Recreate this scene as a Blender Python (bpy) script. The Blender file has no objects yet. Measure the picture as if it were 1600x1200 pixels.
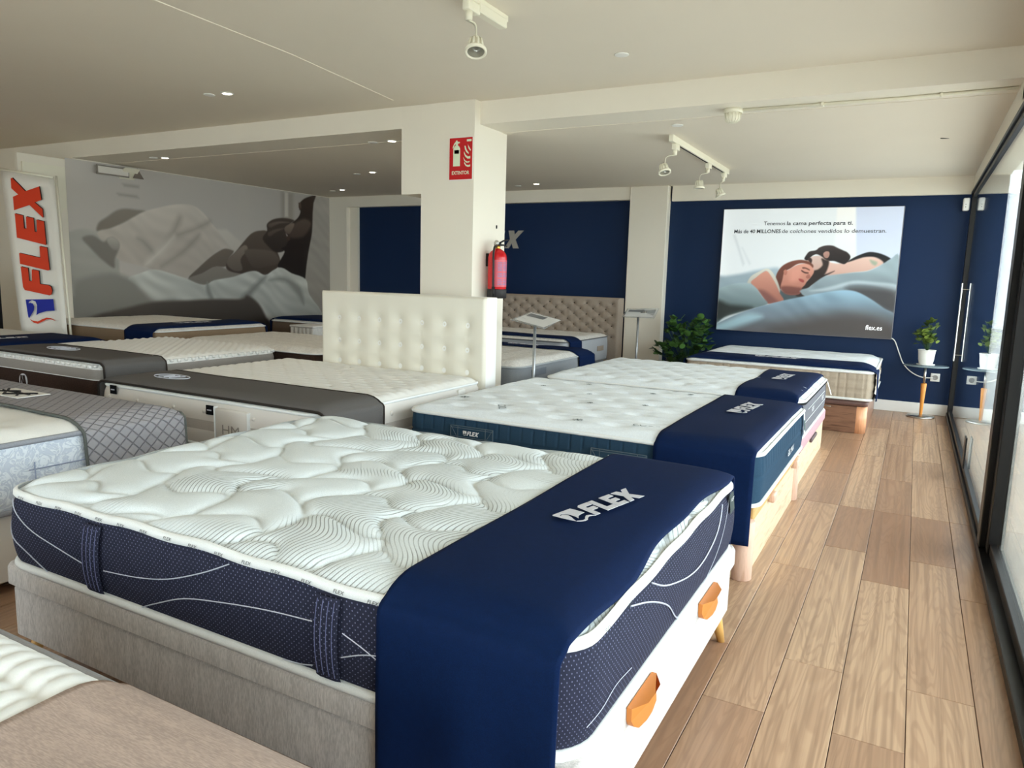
import bpy, bmesh, math, random
import numpy as np
from mathutils import Vector, Matrix
from mathutils.geometry import tessellate_polygon

# ---------------------------------------------------------------- camera, light, exposure
SC = bpy.context.scene
COL = SC.collection
CAM_H, F_PX = 1.33, 1145.0
YAW, PITCH, ROLL = 0.4975, 0.1462, 0.0274
cf = Vector((-math.sin(YAW)*math.cos(PITCH), math.cos(YAW)*math.cos(PITCH), -math.sin(PITCH)))
cr0 = Vector((math.cos(YAW), math.sin(YAW), 0)); cu0 = cr0.cross(cf)
cr = cr0*math.cos(ROLL) + cu0*math.sin(ROLL); cu = -cr0*math.sin(ROLL) + cu0*math.cos(ROLL)
cd = bpy.data.cameras.new('camera'); cam = bpy.data.objects.new('camera', cd); COL.objects.link(cam)
cd.sensor_width = 36; cd.lens = 36*F_PX/1600; cd.clip_start = 0.02; cd.clip_end = 200
cam.matrix_world = Matrix(((cr.x, cu.x, -cf.x, 0), (cr.y, cu.y, -cf.y, 0), (cr.z, cu.z, -cf.z, CAM_H), (0, 0, 0, 1)))
SC.camera = cam
W = bpy.data.worlds.new('sky'); SC.world = W; W.use_nodes = True
bg = W.node_tree.nodes['Background']
bg.inputs[0].default_value = (0.85, 0.945, 1.0, 1); bg.inputs[1].default_value = SKY = 3.9
vs = SC.view_settings
vs.view_transform = 'Standard'; vs.look = 'None'; vs.gamma = 1; vs.use_curve_mapping = False; vs.exposure = 0.9
SC.display_settings.display_device = 'sRGB'
try:
    SC.cycles.use_denoising = True; SC.cycles.max_bounces = 10; SC.cycles.diffuse_bounces = 6; SC.cycles.sample_clamp_indirect = 6
except Exception: pass
def portal(loc, rot, sx, sy):
    l = bpy.data.lights.new('sky_portal', 'AREA'); l.shape = 'RECTANGLE'; l.size = sx; l.size_y = sy
    l.cycles.is_portal = True
    o = bpy.data.objects.new('sky_portal', l); COL.objects.link(o); o.location = loc; o.rotation_euler = rot
portal((0.62, 2.4, 1.2), (0, math.pi/2, 0), 2.5, 12.8)

# ---------------------------------------------------------------- node helpers
def L(r, g, b):
    f = lambda c: (c/12.92 if c <= .04045 else ((c+.055)/1.055)**2.4)
    return (f(r/255), f(g/255), f(b/255), 1)
class N:
    """tiny expression wrapper on shader sockets"""
    def __init__(s, t, v): s.t = t; s.v = v
    def _m(s, op, *a):
        n = s.t.nodes.new('ShaderNodeMath'); n.operation = op
        for i, x in enumerate((s,)+a):
            x = x.v if isinstance(x, N) else x
            if isinstance(x, (int, float)): n.inputs[i].default_value = x
            else: s.t.links.new(x, n.inputs[i])
        return N(s.t, n.outputs[0])
    def __add__(s, o): return s._m('ADD', o)
    __radd__ = __add__
    def __mul__(s, o): return s._m('MULTIPLY', o)
    __rmul__ = __mul__
    def __sub__(s, o): return s._m('SUBTRACT', o)
    def __truediv__(s, o): return s._m('DIVIDE', o)
    def sin(s): return s._m('SINE')
    def abs(s): return s._m('ABSOLUTE')
    def gt(s, o): return s._m('GREATER_THAN', o)
    def lt(s, o): return s._m('LESS_THAN', o)
    def floor(s): return s._m('FLOOR')
    def fract(s): return s._m('FRACT')
    def mn(s, o): return s._m('MINIMUM', o)
    def mx(s, o): return s._m('MAXIMUM', o)
    def pw(s, o): return s._m('POWER', o)
    def ramp(s, a, b, lo=0., hi=1.):
        n = s.t.nodes.new('ShaderNodeMapRange'); n.interpolation_type = 'SMOOTHSTEP'
        s.t.links.new(s.v, n.inputs[0])
        for i, x in enumerate((a, b, lo, hi)): n.inputs[i+1].default_value = x
        return N(s.t, n.outputs[0])
class Mat:
    def __init__(s, name, col, rough=.6, spec=.3, metal=0.):
        s.m = bpy.data.materials.new(name); s.m.use_nodes = True; s.t = s.m.node_tree
        s.p = s.t.nodes['Principled BSDF']; s.p.inputs['Base Color'].default_value = col
        s.p.inputs['Roughness'].default_value = rough; s.p.inputs['Specular IOR Level'].default_value = spec
        s.p.inputs['Metallic'].default_value = metal; s.col = col
        s.m.diffuse_color = col
    def co(s, kind='Object'):
        n = s.t.nodes.new('ShaderNodeTexCoord'); return n.outputs[kind]
    def xyz(s, kind='Object'):
        n = s.t.nodes.new('ShaderNodeSeparateXYZ'); s.t.links.new(s.co(kind), n.inputs[0])
        return [N(s.t, o) for o in n.outputs]
    def vec(s, x, y, z):
        n = s.t.nodes.new('ShaderNodeCombineXYZ')
        for i, q in enumerate((x, y, z)):
            q = q.v if isinstance(q, N) else q
            if isinstance(q, (int, float)): n.inputs[i].default_value = q
            else: s.t.links.new(q, n.inputs[i])
        return n.outputs[0]
    def noise(s, scale, stretch=(1, 1, 1), detail=3, vec=None, dist=0.):
        mp = s.t.nodes.new('ShaderNodeMapping'); mp.inputs['Scale'].default_value = stretch
        s.t.links.new(vec or s.co(), mp.inputs[0])
        n = s.t.nodes.new('ShaderNodeTexNoise'); n.inputs['Scale'].default_value = scale
        n.inputs['Detail'].default_value = detail; n.inputs['Distortion'].default_value = dist
        s.t.links.new(mp.outputs[0], n.inputs['Vector']); return N(s.t, n.outputs['Fac'])
    def mix(s, a, b, fac):
        n = s.t.nodes.new('ShaderNodeMix'); n.data_type = 'RGBA'
        for i, x in ((0, fac), (6, a), (7, b)):
            x = x.v if isinstance(x, N) else x
            if isinstance(x, (tuple, float, int)): n.inputs[i].default_value = x
            else: s.t.links.new(x, n.inputs[i])
        return n.outputs[2]
    def color(s, sock): s.t.links.new(sock, s.p.inputs['Base Color']); return s
    def bump(s, h, dist=.002, strength=.5):
        n = s.t.nodes.new('ShaderNodeBump'); n.inputs['Strength'].default_value = strength
        n.inputs['Distance'].default_value = dist; s.t.links.new(h.v, n.inputs['Height'])
        s.t.links.new(n.outputs[0], s.p.inputs['Normal']); return s
    def rough(s, h): s.t.links.new(h.v, s.p.inputs['Roughness']); return s
def sc(c, k): return (c[0]*k, c[1]*k, c[2]*k, 1)
def fabric(name, c, amt=.15, scale=260, stretch=(1, 1, 1), rough=.92, bump=.0008, big=0.):
    m = Mat(name, c, rough, .12)
    f = m.noise(scale, stretch, 2)
    if big:
        f = (f + m.noise(scale*.12, stretch, 3)*big)/(1+big)
    m.color(m.mix(sc(c, 1-amt), sc(c, 1+amt), f.ramp(.3, .7))); m.bump(f, bump); return m.m
def plain(name, c, rough=.5, spec=.4, metal=0., var=.04):
    m = Mat(name, c, rough, spec, metal); f = m.noise(6, detail=2)
    m.color(m.mix(sc(c, 1-var), sc(c, 1+var), f)); return m.m
def paint(name, c, rough=.75):
    m = Mat(name, c, rough, .25); f = m.noise(1.3, detail=3); g = m.noise(90, detail=2)
    m.color(m.mix(sc(c, .965), sc(c, 1.03), f)); m.bump(g, .0008, .3); return m.m
def wood(name, c1, c2, axis='y', scale=1., rough=.45, spec=.35):
    m = Mat(name, c1, rough, spec)
    st = {'x': (1.2, 14, 14), 'y': (14, 1.2, 14), 'z': (14, 14, 1.2)}[axis]
    g = m.noise(2.2*scale, st, 5, dist=1.2); h = m.noise(9*scale, st, 3)
    w = (g*9).sin().abs()*.45 + h*.55
    m.color(m.mix(c2, c1, w.ramp(.15, .85))); m.bump(h, .0006, .4); return m.m

# ---------------------------------------------------------------- mesh helpers (all shapes are given in room coordinates)
ORG = {}
def org(o): return ORG.get(o.name, Vector((0, 0, 0)))
def tag(o, label=None, cat=None, group=None, kind=None):
    if label: o['label'] = label
    if cat: o['category'] = cat
    if group: o['group'] = group
    if kind: o['kind'] = kind
    return o
GROUPS = {'mattress': 'mattresses on show', 'divan': 'divans under the mattresses', 'headboard': 'headboards on show'}
def thing(name, label, cat, loc, group=None):
    o = bpy.data.objects.new(name, None); COL.objects.link(o); o.location = loc; o.empty_display_size = .1
    ORG[o.name] = Vector(loc); return tag(o, label, cat, group or GROUPS.get(cat))
def mesh(name, verts, faces, mat, parent=None, smooth=False, origin=None):
    verts = np.asarray(verts, float)
    if origin is None:
        if parent is not None: origin = org(parent)
        else:
            origin = Vector(((verts[:, 0].min()+verts[:, 0].max())/2, (verts[:, 1].min()+verts[:, 1].max())/2, verts[:, 2].min()))
    me = bpy.data.meshes.new(name)
    me.from_pydata((verts - np.array(origin)).tolist(), [], [tuple(f) for f in faces]); me.update()
    if mat: me.materials.append(mat)
    if smooth: me.polygons.foreach_set('use_smooth', [True]*len(me.polygons))
    o = bpy.data.objects.new(name, me); COL.objects.link(o)
    if parent is not None:
        o.parent = parent; o.location = Vector(origin) - org(parent)
    else: o.location = origin
    ORG[o.name] = Vector(origin); return o
class MB:
    def __init__(s): s.v = []; s.f = []
    def add(s, v, f):
        n = len(s.v); s.v += [tuple(p) for p in v]; s.f += [tuple(i+n for i in q) for q in f]; return s
    def box(s, x0, x1, y0, y1, z0, z1, b=0., seg=1):
        x0, x1 = min(x0, x1), max(x0, x1); y0, y1 = min(y0, y1), max(y0, y1); z0, z1 = min(z0, z1), max(z0, z1)
        if b <= 0:
            v = [(x, y, z) for x in (x0, x1) for y in (y0, y1) for z in (z0, z1)]
            return s.add(v, [(0, 1, 3, 2), (4, 6, 7, 5), (0, 4, 5, 1), (2, 3, 7, 6), (0, 2, 6, 4), (1, 5, 7, 3)])
        bm = bmesh.new(); bmesh.ops.create_cube(bm, size=1)
        for p in bm.verts:
            p.co = Vector(((x0+x1)/2+p.co.x*(x1-x0), (y0+y1)/2+p.co.y*(y1-y0), (z0+z1)/2+p.co.z*(z1-z0)))
        bmesh.ops.bevel(bm, geom=bm.edges[:], offset=b, segments=seg, profile=.5, affect='EDGES')
        bm.verts.index_update(); s.add([p.co[:] for p in bm.verts], [[q.index for q in f.verts] for f in bm.faces]); bm.free(); return s
    def tube(s, pts, r, n=8, closed=False, cap=True):
        pts = [Vector(p) for p in pts]; m = len(pts); rs = r if isinstance(r, (list, tuple)) else [r]*m
        ring = []; prev = None
        for i in range(m):
            a = pts[i-1] if (i > 0 or closed) else pts[i]; b = pts[(i+1) % m] if (i < m-1 or closed) else pts[i]
            t = (b-a).normalized()
            if prev is None: u = t.cross(Vector((0, 0, 1)) if abs(t.z) < .9 else Vector((1, 0, 0))).normalized()
            else: u = (prev - t*prev.dot(t)).normalized()
            prev = u; w = t.cross(u)
            ring.append([pts[i] + (u*math.cos(2*math.pi*k/n) + w*math.sin(2*math.pi*k/n))*rs[i] for k in range(n)])
        v = [p for q in ring for p in q]; f = []
        for i in range(m if closed else m-1):
            j = (i+1) % m
            for k in range(n): f.append((i*n+k, i*n+(k+1) % n, j*n+(k+1) % n, j*n+k))
        if cap and not closed: f += [tuple(range(n-1, -1, -1)), tuple((m-1)*n+k for k in range(n))]
        return s.add(v, f)
    def lathe(s, prof, c, n=24, axis=(0, 0, 1)):
        a = Vector(axis).normalized(); u = a.cross(Vector((0, 0, 1)) if abs(a.z) < .9 else Vector((1, 0, 0))).normalized(); w = a.cross(u)
        v = []; f = []
        for r, h in prof:
            for k in range(n):
                t = 2*math.pi*k/n; v.append(Vector(c) + a*h + (u*math.cos(t)+w*math.sin(t))*max(r, 1e-4))
        for i in range(len(prof)-1):
            for k in range(n): f.append((i*n+k, i*n+(k+1) % n, (i+1)*n+(k+1) % n, (i+1)*n+k))
        f += [tuple(range(n-1, -1, -1)), tuple((len(prof)-1)*n+k for k in range(n))]
        return s.add(v, f)
    def prism(s, poly, o, ux, uy, depth):
        """flat outline (2-D) on a plane at o spanned by ux, uy; extruded by the vector depth"""
        o, ux, uy, depth = Vector(o), Vector(ux), Vector(uy), Vector(depth); n = len(poly)
        a = [o+ux*p[0]+uy*p[1] for p in poly]
        tri = tessellate_polygon([[Vector((p[0], p[1], 0)) for p in poly]])
        v = a + [p+depth for p in a]
        f = [tuple(t) for t in tri] + [tuple(i+n for i in t) for t in tri] + [(i, (i+1) % n, (i+1) % n+n, i+n) for i in range(n)]
        return s.add(v, f)
    def build(s, name, mat, parent=None, smooth=False, origin=None, bevel=0.):
        o = mesh(name, s.v, s.f, mat, parent, smooth, origin)
        if smooth == 'auto' or bevel: pass
        return o
def shade_auto(o, ang=40):
    me = o.data; bm = bmesh.new(); bm.from_mesh(me); bmesh.ops.recalc_face_normals(bm, faces=bm.faces)
    for e in bm.edges:
        e.smooth = not (len(e.link_faces) == 2 and e.calc_face_angle(0) > math.radians(ang))
    for f in bm.faces: f.smooth = True
    bm.to_mesh(me); bm.free(); return o
def fixn(o):
    bm = bmesh.new(); bm.from_mesh(o.data); bmesh.ops.recalc_face_normals(bm, faces=bm.faces); bm.to_mesh(o.data); bm.free(); return o
def grid_faces(nu, nv, wrap=False):
    f = []
    for i in range(nu-1):
        for j in range(nv if wrap else nv-1):
            j2 = (j+1) % nv; f.append((i*nv+j, (i+1)*nv+j, (i+1)*nv+j2, i*nv+j2))
    return f
def smooth_poly(pts, k=4):
    """Catmull-Rom through a closed outline"""
    n = len(pts); out = []
    for i in range(n):
        p0, p1, p2, p3 = (np.array(pts[(i+j-1) % n], float) for j in range(4))
        for t in np.arange(k)/k:
            out.append(tuple(.5*((2*p1)+(-p0+p2)*t+(2*p0-5*p1+4*p2-p3)*t*t+(-p0+3*p1-3*p2+p3)*t**3)))
    return out
def spline(pts, k=6):
    pts = [np.array(p, float) for p in pts]; n = len(pts); out = []
    for i in range(n-1):
        p0 = pts[max(i-1, 0)]; p1 = pts[i]; p2 = pts[i+1]; p3 = pts[min(i+2, n-1)]
        for t in np.arange(k)/k:
            out.append(tuple(.5*((2*p1)+(-p0+p2)*t+(2*p0-5*p1+4*p2-p3)*t*t+(-p0+3*p1-3*p2+p3)*t**3)))
    out.append(tuple(pts[-1])); return out

# ---------------------------------------------------------------- lettering
def text_polys(s, bold=0., shear=0., size=1.):
    cu = bpy.data.curves.new('t', 'FONT'); cu.body = s; cu.shear = shear; cu.offset = bold; cu.size = 1; cu.resolution_u = 3
    o = bpy.data.objects.new('t', cu); COL.objects.link(o)
    bpy.context.view_layer.update()
    me = o.to_mesh(); v = [(p.co.x*size, p.co.y*size) for p in me.vertices]; f = [tuple(q.vertices) for q in me.polygons]
    o.to_mesh_clear(); bpy.data.objects.remove(o); bpy.data.curves.remove(cu); return v, f
def put_text(name, s, mat, parent, at, ux, uy, width=None, height=None, bold=0., shear=0., align=.5, mapf=None):
    """lettering as flat mesh; at = baseline point (left, or centre with align .5); width in metres"""
    v, f = text_polys(s, bold, shear); xs = [p[0] for p in v]; ys = [p[1] for p in v]
    w = max(xs)-min(xs); h = .72
    k = width/w if width else height/h; ky = (height/h) if height else k
    at, ux, uy = Vector(at), Vector(ux).normalized(), Vector(uy).normalized()
    V = [at + ux*((p[0]-min(xs)-w*align)*k) + uy*(p[1]*ky) for p in v]
    if mapf: V = [mapf(p) for p in V]
    return mesh(name, V, f, mat, parent)
LET = {'F': [(0, 0), (.23, 0), (.23, .38), (.55, .38), (.55, .62), (.23, .62), (.23, .76), (.62, .76), (.62, 1), (.10, 1), (0, .92)],
       'L': [(0, 0), (.60, 0), (.60, .25), (.24, .25), (.24, 1), (0, 1)],
       'E': [(0, 0), (.62, 0), (.62, .23), (.24, .23), (.24, .39), (.56, .39), (.56, .62), (.24, .62), (.24, .77), (.62, .77), (.62, 1), (0, 1)],
       'X': [(0, 0), (.27, 0), (.42, .30), (.57, 0), (.92, 0), (.60, .50), (1.02, 1), (.70, 1), (.50, .76), (.40, 1), (.06, 1), (.26, .52)]}
# the bird emblem: two flag pieces left around a bird, and a wave below (unit height, left of the letters)
EMB_A = [(0, .98), (.03, 1), (.18, 1), (.95, 1), (.97, .42), (.80, .42), (.62, .38), (.46, .28), (.40, .22), (.46, .40), (.47, .62), (.42, .78), (.32, .86), (.20, .84), (.13, .76), (.20, .77), (.27, .79), (.34, .72), (.36, .60), (.30, .44), (.20, .28), (.12, .12), (.08, .30), (.03, .62)]
EMB_W = [(.12, .10), (.20, .0), (.36, -.08), (.52, -.06), (.66, .04), (.80, .10), (.93, .06), (1.02, -.02), (.90, .16), (.76, .20), (.62, .13), (.48, .02), (.34, .0), (.22, .05)]
def flex_layout():
    out = [('emblem', EMB_A), ('emblem_wave', EMB_W)]; x = 1.06
    for ch, adv in (('F', .66), ('L', .64), ('E', .68), ('X', 1.0)):
        out.append(('letter', [(x+p[0]+.22*p[1], p[1]) for p in LET[ch]])); x += adv
    return out, x+.2
def flex_logo(parent, centre, ux, uy, length, mat, mat2=None, mat3=None, up=(0, 0, .0015), name='logo', mapf=None, depth=.0015):
    lay, w = flex_layout(); k = length/w; ux, uy = Vector(ux).normalized()*k, Vector(uy).normalized()*k
    o = Vector(centre) - ux*(w/2) - uy*.45; up = Vector(up).normalized()*depth
    for nm, poly in lay:
        mb = MB().prism(poly, o, ux, uy, up)
        if mapf: mb.v = [tuple(mapf(Vector(p))) for p in mb.v]
        m = mat
        if nm == 'emblem' and mat2: m = mat2
        if nm == 'emblem_wave' and mat3: m = mat3
        fixn(mb.build(nm, m, parent))

# ---------------------------------------------------------------- materials
white_paint = paint('white_wall_paint', L(232, 224, 208))
ceil_paint = paint('ceiling_paint', L(228, 218, 201))
navy_paint = paint('navy_wall_paint', L(11, 37, 72), .55)
M_white = plain('white_lacquer', L(236, 234, 228), .4)
M_cream = plain('cream_plastic', L(232, 226, 205), .4)
M_black = plain('black_aluminium', L(18, 16, 15), .38, .25)
M_chrome = plain('brushed_steel', L(190, 188, 182), .28, .5, 1.)
M_dark = plain('dark_recess', L(22, 20, 20), .6)
M_print_dark = plain('dark_print', L(50, 52, 54), .7)
M_silver_print = plain('silver_print', L(196, 196, 202), .55, .4)
M_white_print = plain('white_print', L(240, 240, 240), .6)
M_red_print = plain('red_orange_print', L(214, 58, 18), .6)
M_blue_print = plain('royal_blue_print', L(14, 32, 148), .6)
M_black_fab = fabric('black_label_cloth', L(22, 22, 24), .1)
blue_cloth = fabric('royal_navy_runner_cloth', L(5, 27, 64), .18, 420, rough=.8, bump=.0006, big=.4)
m = Mat('mattress_white_tricot', L(236, 238, 234), .9, .15); q = m.noise(700, detail=1)
m.bump(q, .0006, .35); white_knit = m.m
ivory_knit = fabric('ivory_mattress_knit', L(234, 233, 228), .05, 500, bump=.0006)
piping_white = fabric('white_piping', L(232, 234, 232), .05, 500)
grey_runner = fabric('graphite_runner_cloth', L(98, 95, 93), .12, 500, rough=.85)
trim_dark = fabric('dark_binding', L(52, 46, 42), .15, 400)
heather = fabric('heather_grey_upholstery', L(194, 188, 184), .20, 120, (2.6, 2.6, .5), bump=.0012, big=.5)
beige_fab = fabric('beige_mattress_border', L(178, 164, 146), .10, 300)
taupe_fab = fabric('taupe_headboard_fabric', L(158, 144, 130), .08, 260)
cream_leather = plain('cream_faux_leather', L(226, 220, 204), .42, .4, 0, .02)
slate_fab = fabric('slate_green_border', L(44, 68, 88), .12, 420)
grey_fab = fabric('grey_mattress_border', L(140, 144, 148), .10, 420)
brown_fab = fabric('dark_brown_border', L(58, 44, 38), .2, 120)
throw_fab = fabric('greige_throw', L(178, 160, 150), .17, 150, (.5, 3, 2), bump=.0012, big=.5)
satin_white = plain('satin_white_border', L(222, 216, 208), .45, .4, 0, .03)
mauve_fab = fabric('mauve_lid_fabric', L(186, 152, 158), .1, 300)
oak_light = wood('pale_oak', L(226, 204, 172), L(198, 168, 132), 'y')
oak_post = wood('pinkish_oak_post', L(222, 186, 164), L(196, 156, 132), 'z')
oak_gold = wood('golden_oak_edge', L(206, 168, 108), L(180, 140, 84), 'y')
walnut = wood('walnut_board', L(140, 102, 80), L(96, 66, 50), 'x', rough=.35)
walnut_y = wood('walnut_board_side', L(146, 108, 88), L(104, 74, 58), 'y', rough=.3)
copper_wood = wood('coppery_corner_post', L(224, 164, 122), L(196, 134, 96), 'z', rough=.35)
lid_brown = plain('brown_lid_edge', L(104, 78, 72), .35)
leg_wood = plain('yellow_beech', L(214, 164, 92), .4, .35, 0, .08)
tan_handle = plain('tan_leather_handle', L(206, 126, 56), .38, .45, 0, .05)
table_wood = plain('orange_beech', L(214, 142, 62), .35, .4, 0, .06)
leaf_mat = Mat('green_leaf', L(70, 98, 40), .5, .35); oi = leaf_mat.t.nodes.new('ShaderNodeObjectInfo')
leaf_mat.color(leaf_mat.mix(L(44, 66, 26), L(124, 142, 62), N(leaf_mat.t, oi.outputs['Random']))); leaf_green = leaf_mat.m
lm2 = Mat('deep_green_leaf', L(30, 62, 26), .4, .4); oi = lm2.t.nodes.new('ShaderNodeObjectInfo')
lm2.color(lm2.mix(L(22, 50, 18), L(84, 124, 58), N(lm2.t, oi.outputs['Random']))); leaf_deep = lm2.m

# floor planks: colour differs from plank to plank, grain runs along y
m = Mat('oak_laminate', L(190, 155, 122), .34, .45)
oi = m.t.nodes.new('ShaderNodeObjectInfo'); geo = m.t.nodes.new('ShaderNodeNewGeometry')
rnd = (N(m.t, oi.outputs['Random']) + N(m.t, geo.outputs['Random Per Island'])).fract()
x, y, z = m.xyz(); vx = m.vec(x*1.0 + rnd*37, y*.11 + rnd*91, rnd*13)
rings = m.noise(7.5, (1, 1, 1), 3, vx, .7); fib = m.noise(60, (1, .12, 1), 3, vx); soft = m.noise(3, (1, 1, 1), 2, vx)
g = ((rings*105).sin()*.5+.5)
base = m.mix(L(160, 123, 97), L(200, 168, 137), (rnd*.65 + soft*.5).ramp(.15, .95))
c2 = m.mix(L(138, 103, 80), base, g.ramp(0, .6, .70, 1))
m.color(m.mix(L(140, 110, 88), c2, fib.ramp(.3, .62, .35, 1)))
m.bump(fib, .0005, .3); m.rough(fib*.12+.26); plank_mat = m.m

# dark navy dotted mattress border (big front mattress)
m = Mat('navy_dotted_border', L(44, 46, 66), .85, .15); x, y, z = m.xyz(); u = (x+y)*(math.pi/.0078); w = z*(math.pi/.0078)
dots = (u.sin()*w.sin()).gt(.80); tone = m.noise(60)
m.color(m.mix(m.mix(L(32, 33, 48), L(48, 50, 68), tone), L(126, 130, 158), dots*.75)); navy_dots = m.m
# printed quilt of the front mattress: fine wavy stitching lines in patches
m = Mat('wave_quilt_tricot', L(236, 239, 235), .9, .15); x, y, z = m.xyz()
wx = x + (y*(2*math.pi/.50)).sin()*.055 + (y*(2*math.pi/.23)+x*3).sin()*.012
ln = ((wx*(2*math.pi/.0155)).sin()).ramp(.55, .97)
patch = m.noise(2.3, (1.0, 1.6, 1), 1).ramp(.44, .53)*x.gt(-.55)
fade = m.noise(4.0, (1, 1.3, 1), 1).ramp(.35, .6, .35, 1)
kn = m.noise(520, detail=1)
m.color(m.mix(m.mix(L(216, 224, 226), L(232, 239, 241), kn.ramp(.35, .65)), L(120, 126, 122), ln*patch*fade*.8))
m.bump(kn*.3 + ln*patch*(-1.), .0012, .5); wave_quilt = m.m
# light blue grey damask (left bed side)
m = Mat('pale_blue_damask', L(214, 220, 228), .7, .25); n1 = m.noise(16, detail=2, dist=2.5); r = ((n1*26).sin())
m.color(m.mix(L(200, 208, 220), L(226, 232, 238), r.ramp(-.2, .5))); m.bump(r, .0015, .5); damask = m.m
# quilted grey throw: diamonds
m = Mat('quilted_grey_throw', L(150, 148, 152), .8, .2); x, y, z = m.xyz(); s = x*1.0 - z
a = ((y + s)*(1/.062)).fract(); b = ((y - s)*(1/.062)).fract()
d = (a-.5).abs().mx((b-.5).abs()); h = d.ramp(.40, .5, 1, 0)
m.color(m.mix(L(128, 126, 130), L(156, 153, 156), h)); m.bump(h, .006, .8); quilt_throw = m.m
# speckled / woven white knits for the other mattresses
def knit(name, c, sc_=60, amt=.06, dist=1.5, bmp=.002):
    m = Mat(name, c, .9, .12); n1 = m.noise(sc_, (1, 1, .3), 2, None, dist)
    m.color(m.mix(sc(c, 1-amt), sc(c, 1+amt), n1.ramp(.35, .65))); m.bump(n1, bmp, .5); return m.m
speckle_knit = knit('speckled_white_knit', L(226, 224, 219), 40, .10)
rib_knit = knit('ribbed_white_knit', L(228, 226, 220), 26, .06)
cool_knit = knit('cool_white_knit', L(230, 236, 240), 120, .03, .5, .001)
# glass of the shopfront: thin pane, clear with real surface reflection
m = bpy.data.materials.new('shopfront_glass'); m.use_nodes = True; t = m.node_tree; t.nodes.clear()
o_ = t.nodes.new('ShaderNodeOutputMaterial'); mx = t.nodes.new('ShaderNodeMixShader'); tr = t.nodes.new('ShaderNodeBsdfTransparent')
gl = t.nodes.new('ShaderNodeBsdfGlossy'); gl.inputs['Roughness'].default_value = .01; lw = t.nodes.new('ShaderNodeLayerWeight'); fr = (N(t, lw.outputs['Facing']).pw(5))*.93+.06
tr.inputs[0].default_value = (.93, .95, .95, 1); gl.inputs[0].default_value = (.93, .96, .97, 1)
t.links.new(fr.v, mx.inputs[0]); t.links.new(tr.outputs[0], mx.inputs[1]); t.links.new(gl.outputs[0], mx.inputs[2]); t.links.new(mx.outputs[0], o_.inputs[0])
glass_mat = m
m = Mat('acrylic', (.85, .88, .9, 1), .08, .5); m.p.inputs['Transmission Weight'].default_value = .85; m.p.inputs['IOR'].default_value = 1.3; acrylic = m.m
m = Mat('smoked_table_glass', L(150, 168, 176), .06, .6); m.p.inputs['Transmission Weight'].default_value = .5; table_glass = m.m
def emis(name, c, s):
    m = Mat(name, c, .4); m.p.inputs['Emission Color'].default_value = c; m.p.inputs['Emission Strength'].default_value = s; return m.m
lamp_glow = emis('lamp_glow', (1, .9, .74, 1), 14)

# ---------------------------------------------------------------- the room
def struct(o): o['kind'] = 'structure'; return o
GX = .40            # inner face of the shopfront glass wall
X0, YB, YR = -10.0, 8.83, -3.6
floor_slab = struct(MB().box(X0, GX+.07, YR, YB+.15, -.15, -.012).build('floor', plain('floor_joint', L(96, 72, 54), .7)))
# laminate planks, each its own object where the aisle shows them
PW = .1945; xs = [.289 - PW*k for k in range(-1, 60)]
def plank_rows(k):
    ys = []
    off = (3.58, 3.97)[k % 2] if k >= 0 else 3.58
    a = []
    y = off
    while y > YR: a.append(y); y -= 1.325
    a.append(YR); a = [4.77] + a if off < 4.77 else a
    ys += [(a[i+1], a[i]) for i in range(len(a)-1)]
    off2 = [5.62, 6.35, 5.2, 6.0][k % 4]; b = [4.77]; y = off2
    while y < YB: b.append(y); y += 1.3
    b.append(YB); ys += [(b[i], b[i+1]) for i in range(len(b)-1)]
    return ys
rest = MB(); cache = {}; npl = 0
for i, xl in enumerate(xs):
    k = i-1; xa, xb = xl+.0012, min(xl+PW-.0012, GX+.02)
    if xa < X0: xa = X0
    if xb <= xa + .01: continue
    for (ya, yb) in plank_rows(k % 2 if k >= 0 else 1 if k % 2 else 0):
        ya += .0012; yb -= .0012
        if yb-ya < .02: continue
        if xa > -2.75 and yb > .5:
            key = (round(xb-xa, 4), round(yb-ya, 3))
            if key not in cache:
                o = MB().box(xa, xb, ya, yb, -.012, 0, .0012).build('plank', plank_mat, floor_slab, origin=((xa+xb)/2, (ya+yb)/2, -.006)); cache[key] = o.data
            else:
                o = bpy.data.objects.new('plank', cache[key]); COL.objects.link(o); o.parent = floor_slab
                o.location = Vector(((xa+xb)/2, (ya+yb)/2, -.006)) - org(floor_slab)
            npl += 1
        else: rest.box(xa, xb, ya, yb, -.012, 0)
o = rest.build('plank', plank_mat, floor_slab); o['kind'] = 'stuff'
print('planks', npl)

ZF, ZC, ZB = 2.612, 2.443, 2.446      # front ceiling, rear ceiling, beam underside
struct(MB().box(X0-.2, GX+.3, YR, 4.95, ZF, ZF+.12).build('ceiling', ceil_paint))
struct(MB().box(X0-.2, GX+.3, 5.22, YB+.2, ZC, ZC+.3).build('ceiling', ceil_paint))
struct(MB().box(-2.98, GX+.3, 4.88, 5.24, ZB, ZF+.02).build('trim_1', white_paint))        # beam, right run
struct(MB().box(X0, -3.65, 4.80, 5.24, ZB, ZF+.02).build('trim_2', white_paint))           # beam, left run
struct(MB().box(X0, -8.06, 4.80, 4.95, 0, ZB).build('wall_left_front', white_paint))
struct(MB().box(-8.3, -8.15, 4.95, YB, 0, ZF).build('wall_left_rear', white_paint))
struct(MB().box(X0-.12, X0, YR, 4.95, 0, ZF).build('wall_left', white_paint))
# pillar with the boxed-out upper part
struct(MB().box(-3.46, -2.98, 4.80, 5.29, 0, ZF-.001).build('trim_3', white_paint))
struct(MB().box(-3.65, -3.46, 4.80, 5.29, 1.945, ZF-.001).build('trim_4', white_paint))
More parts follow.
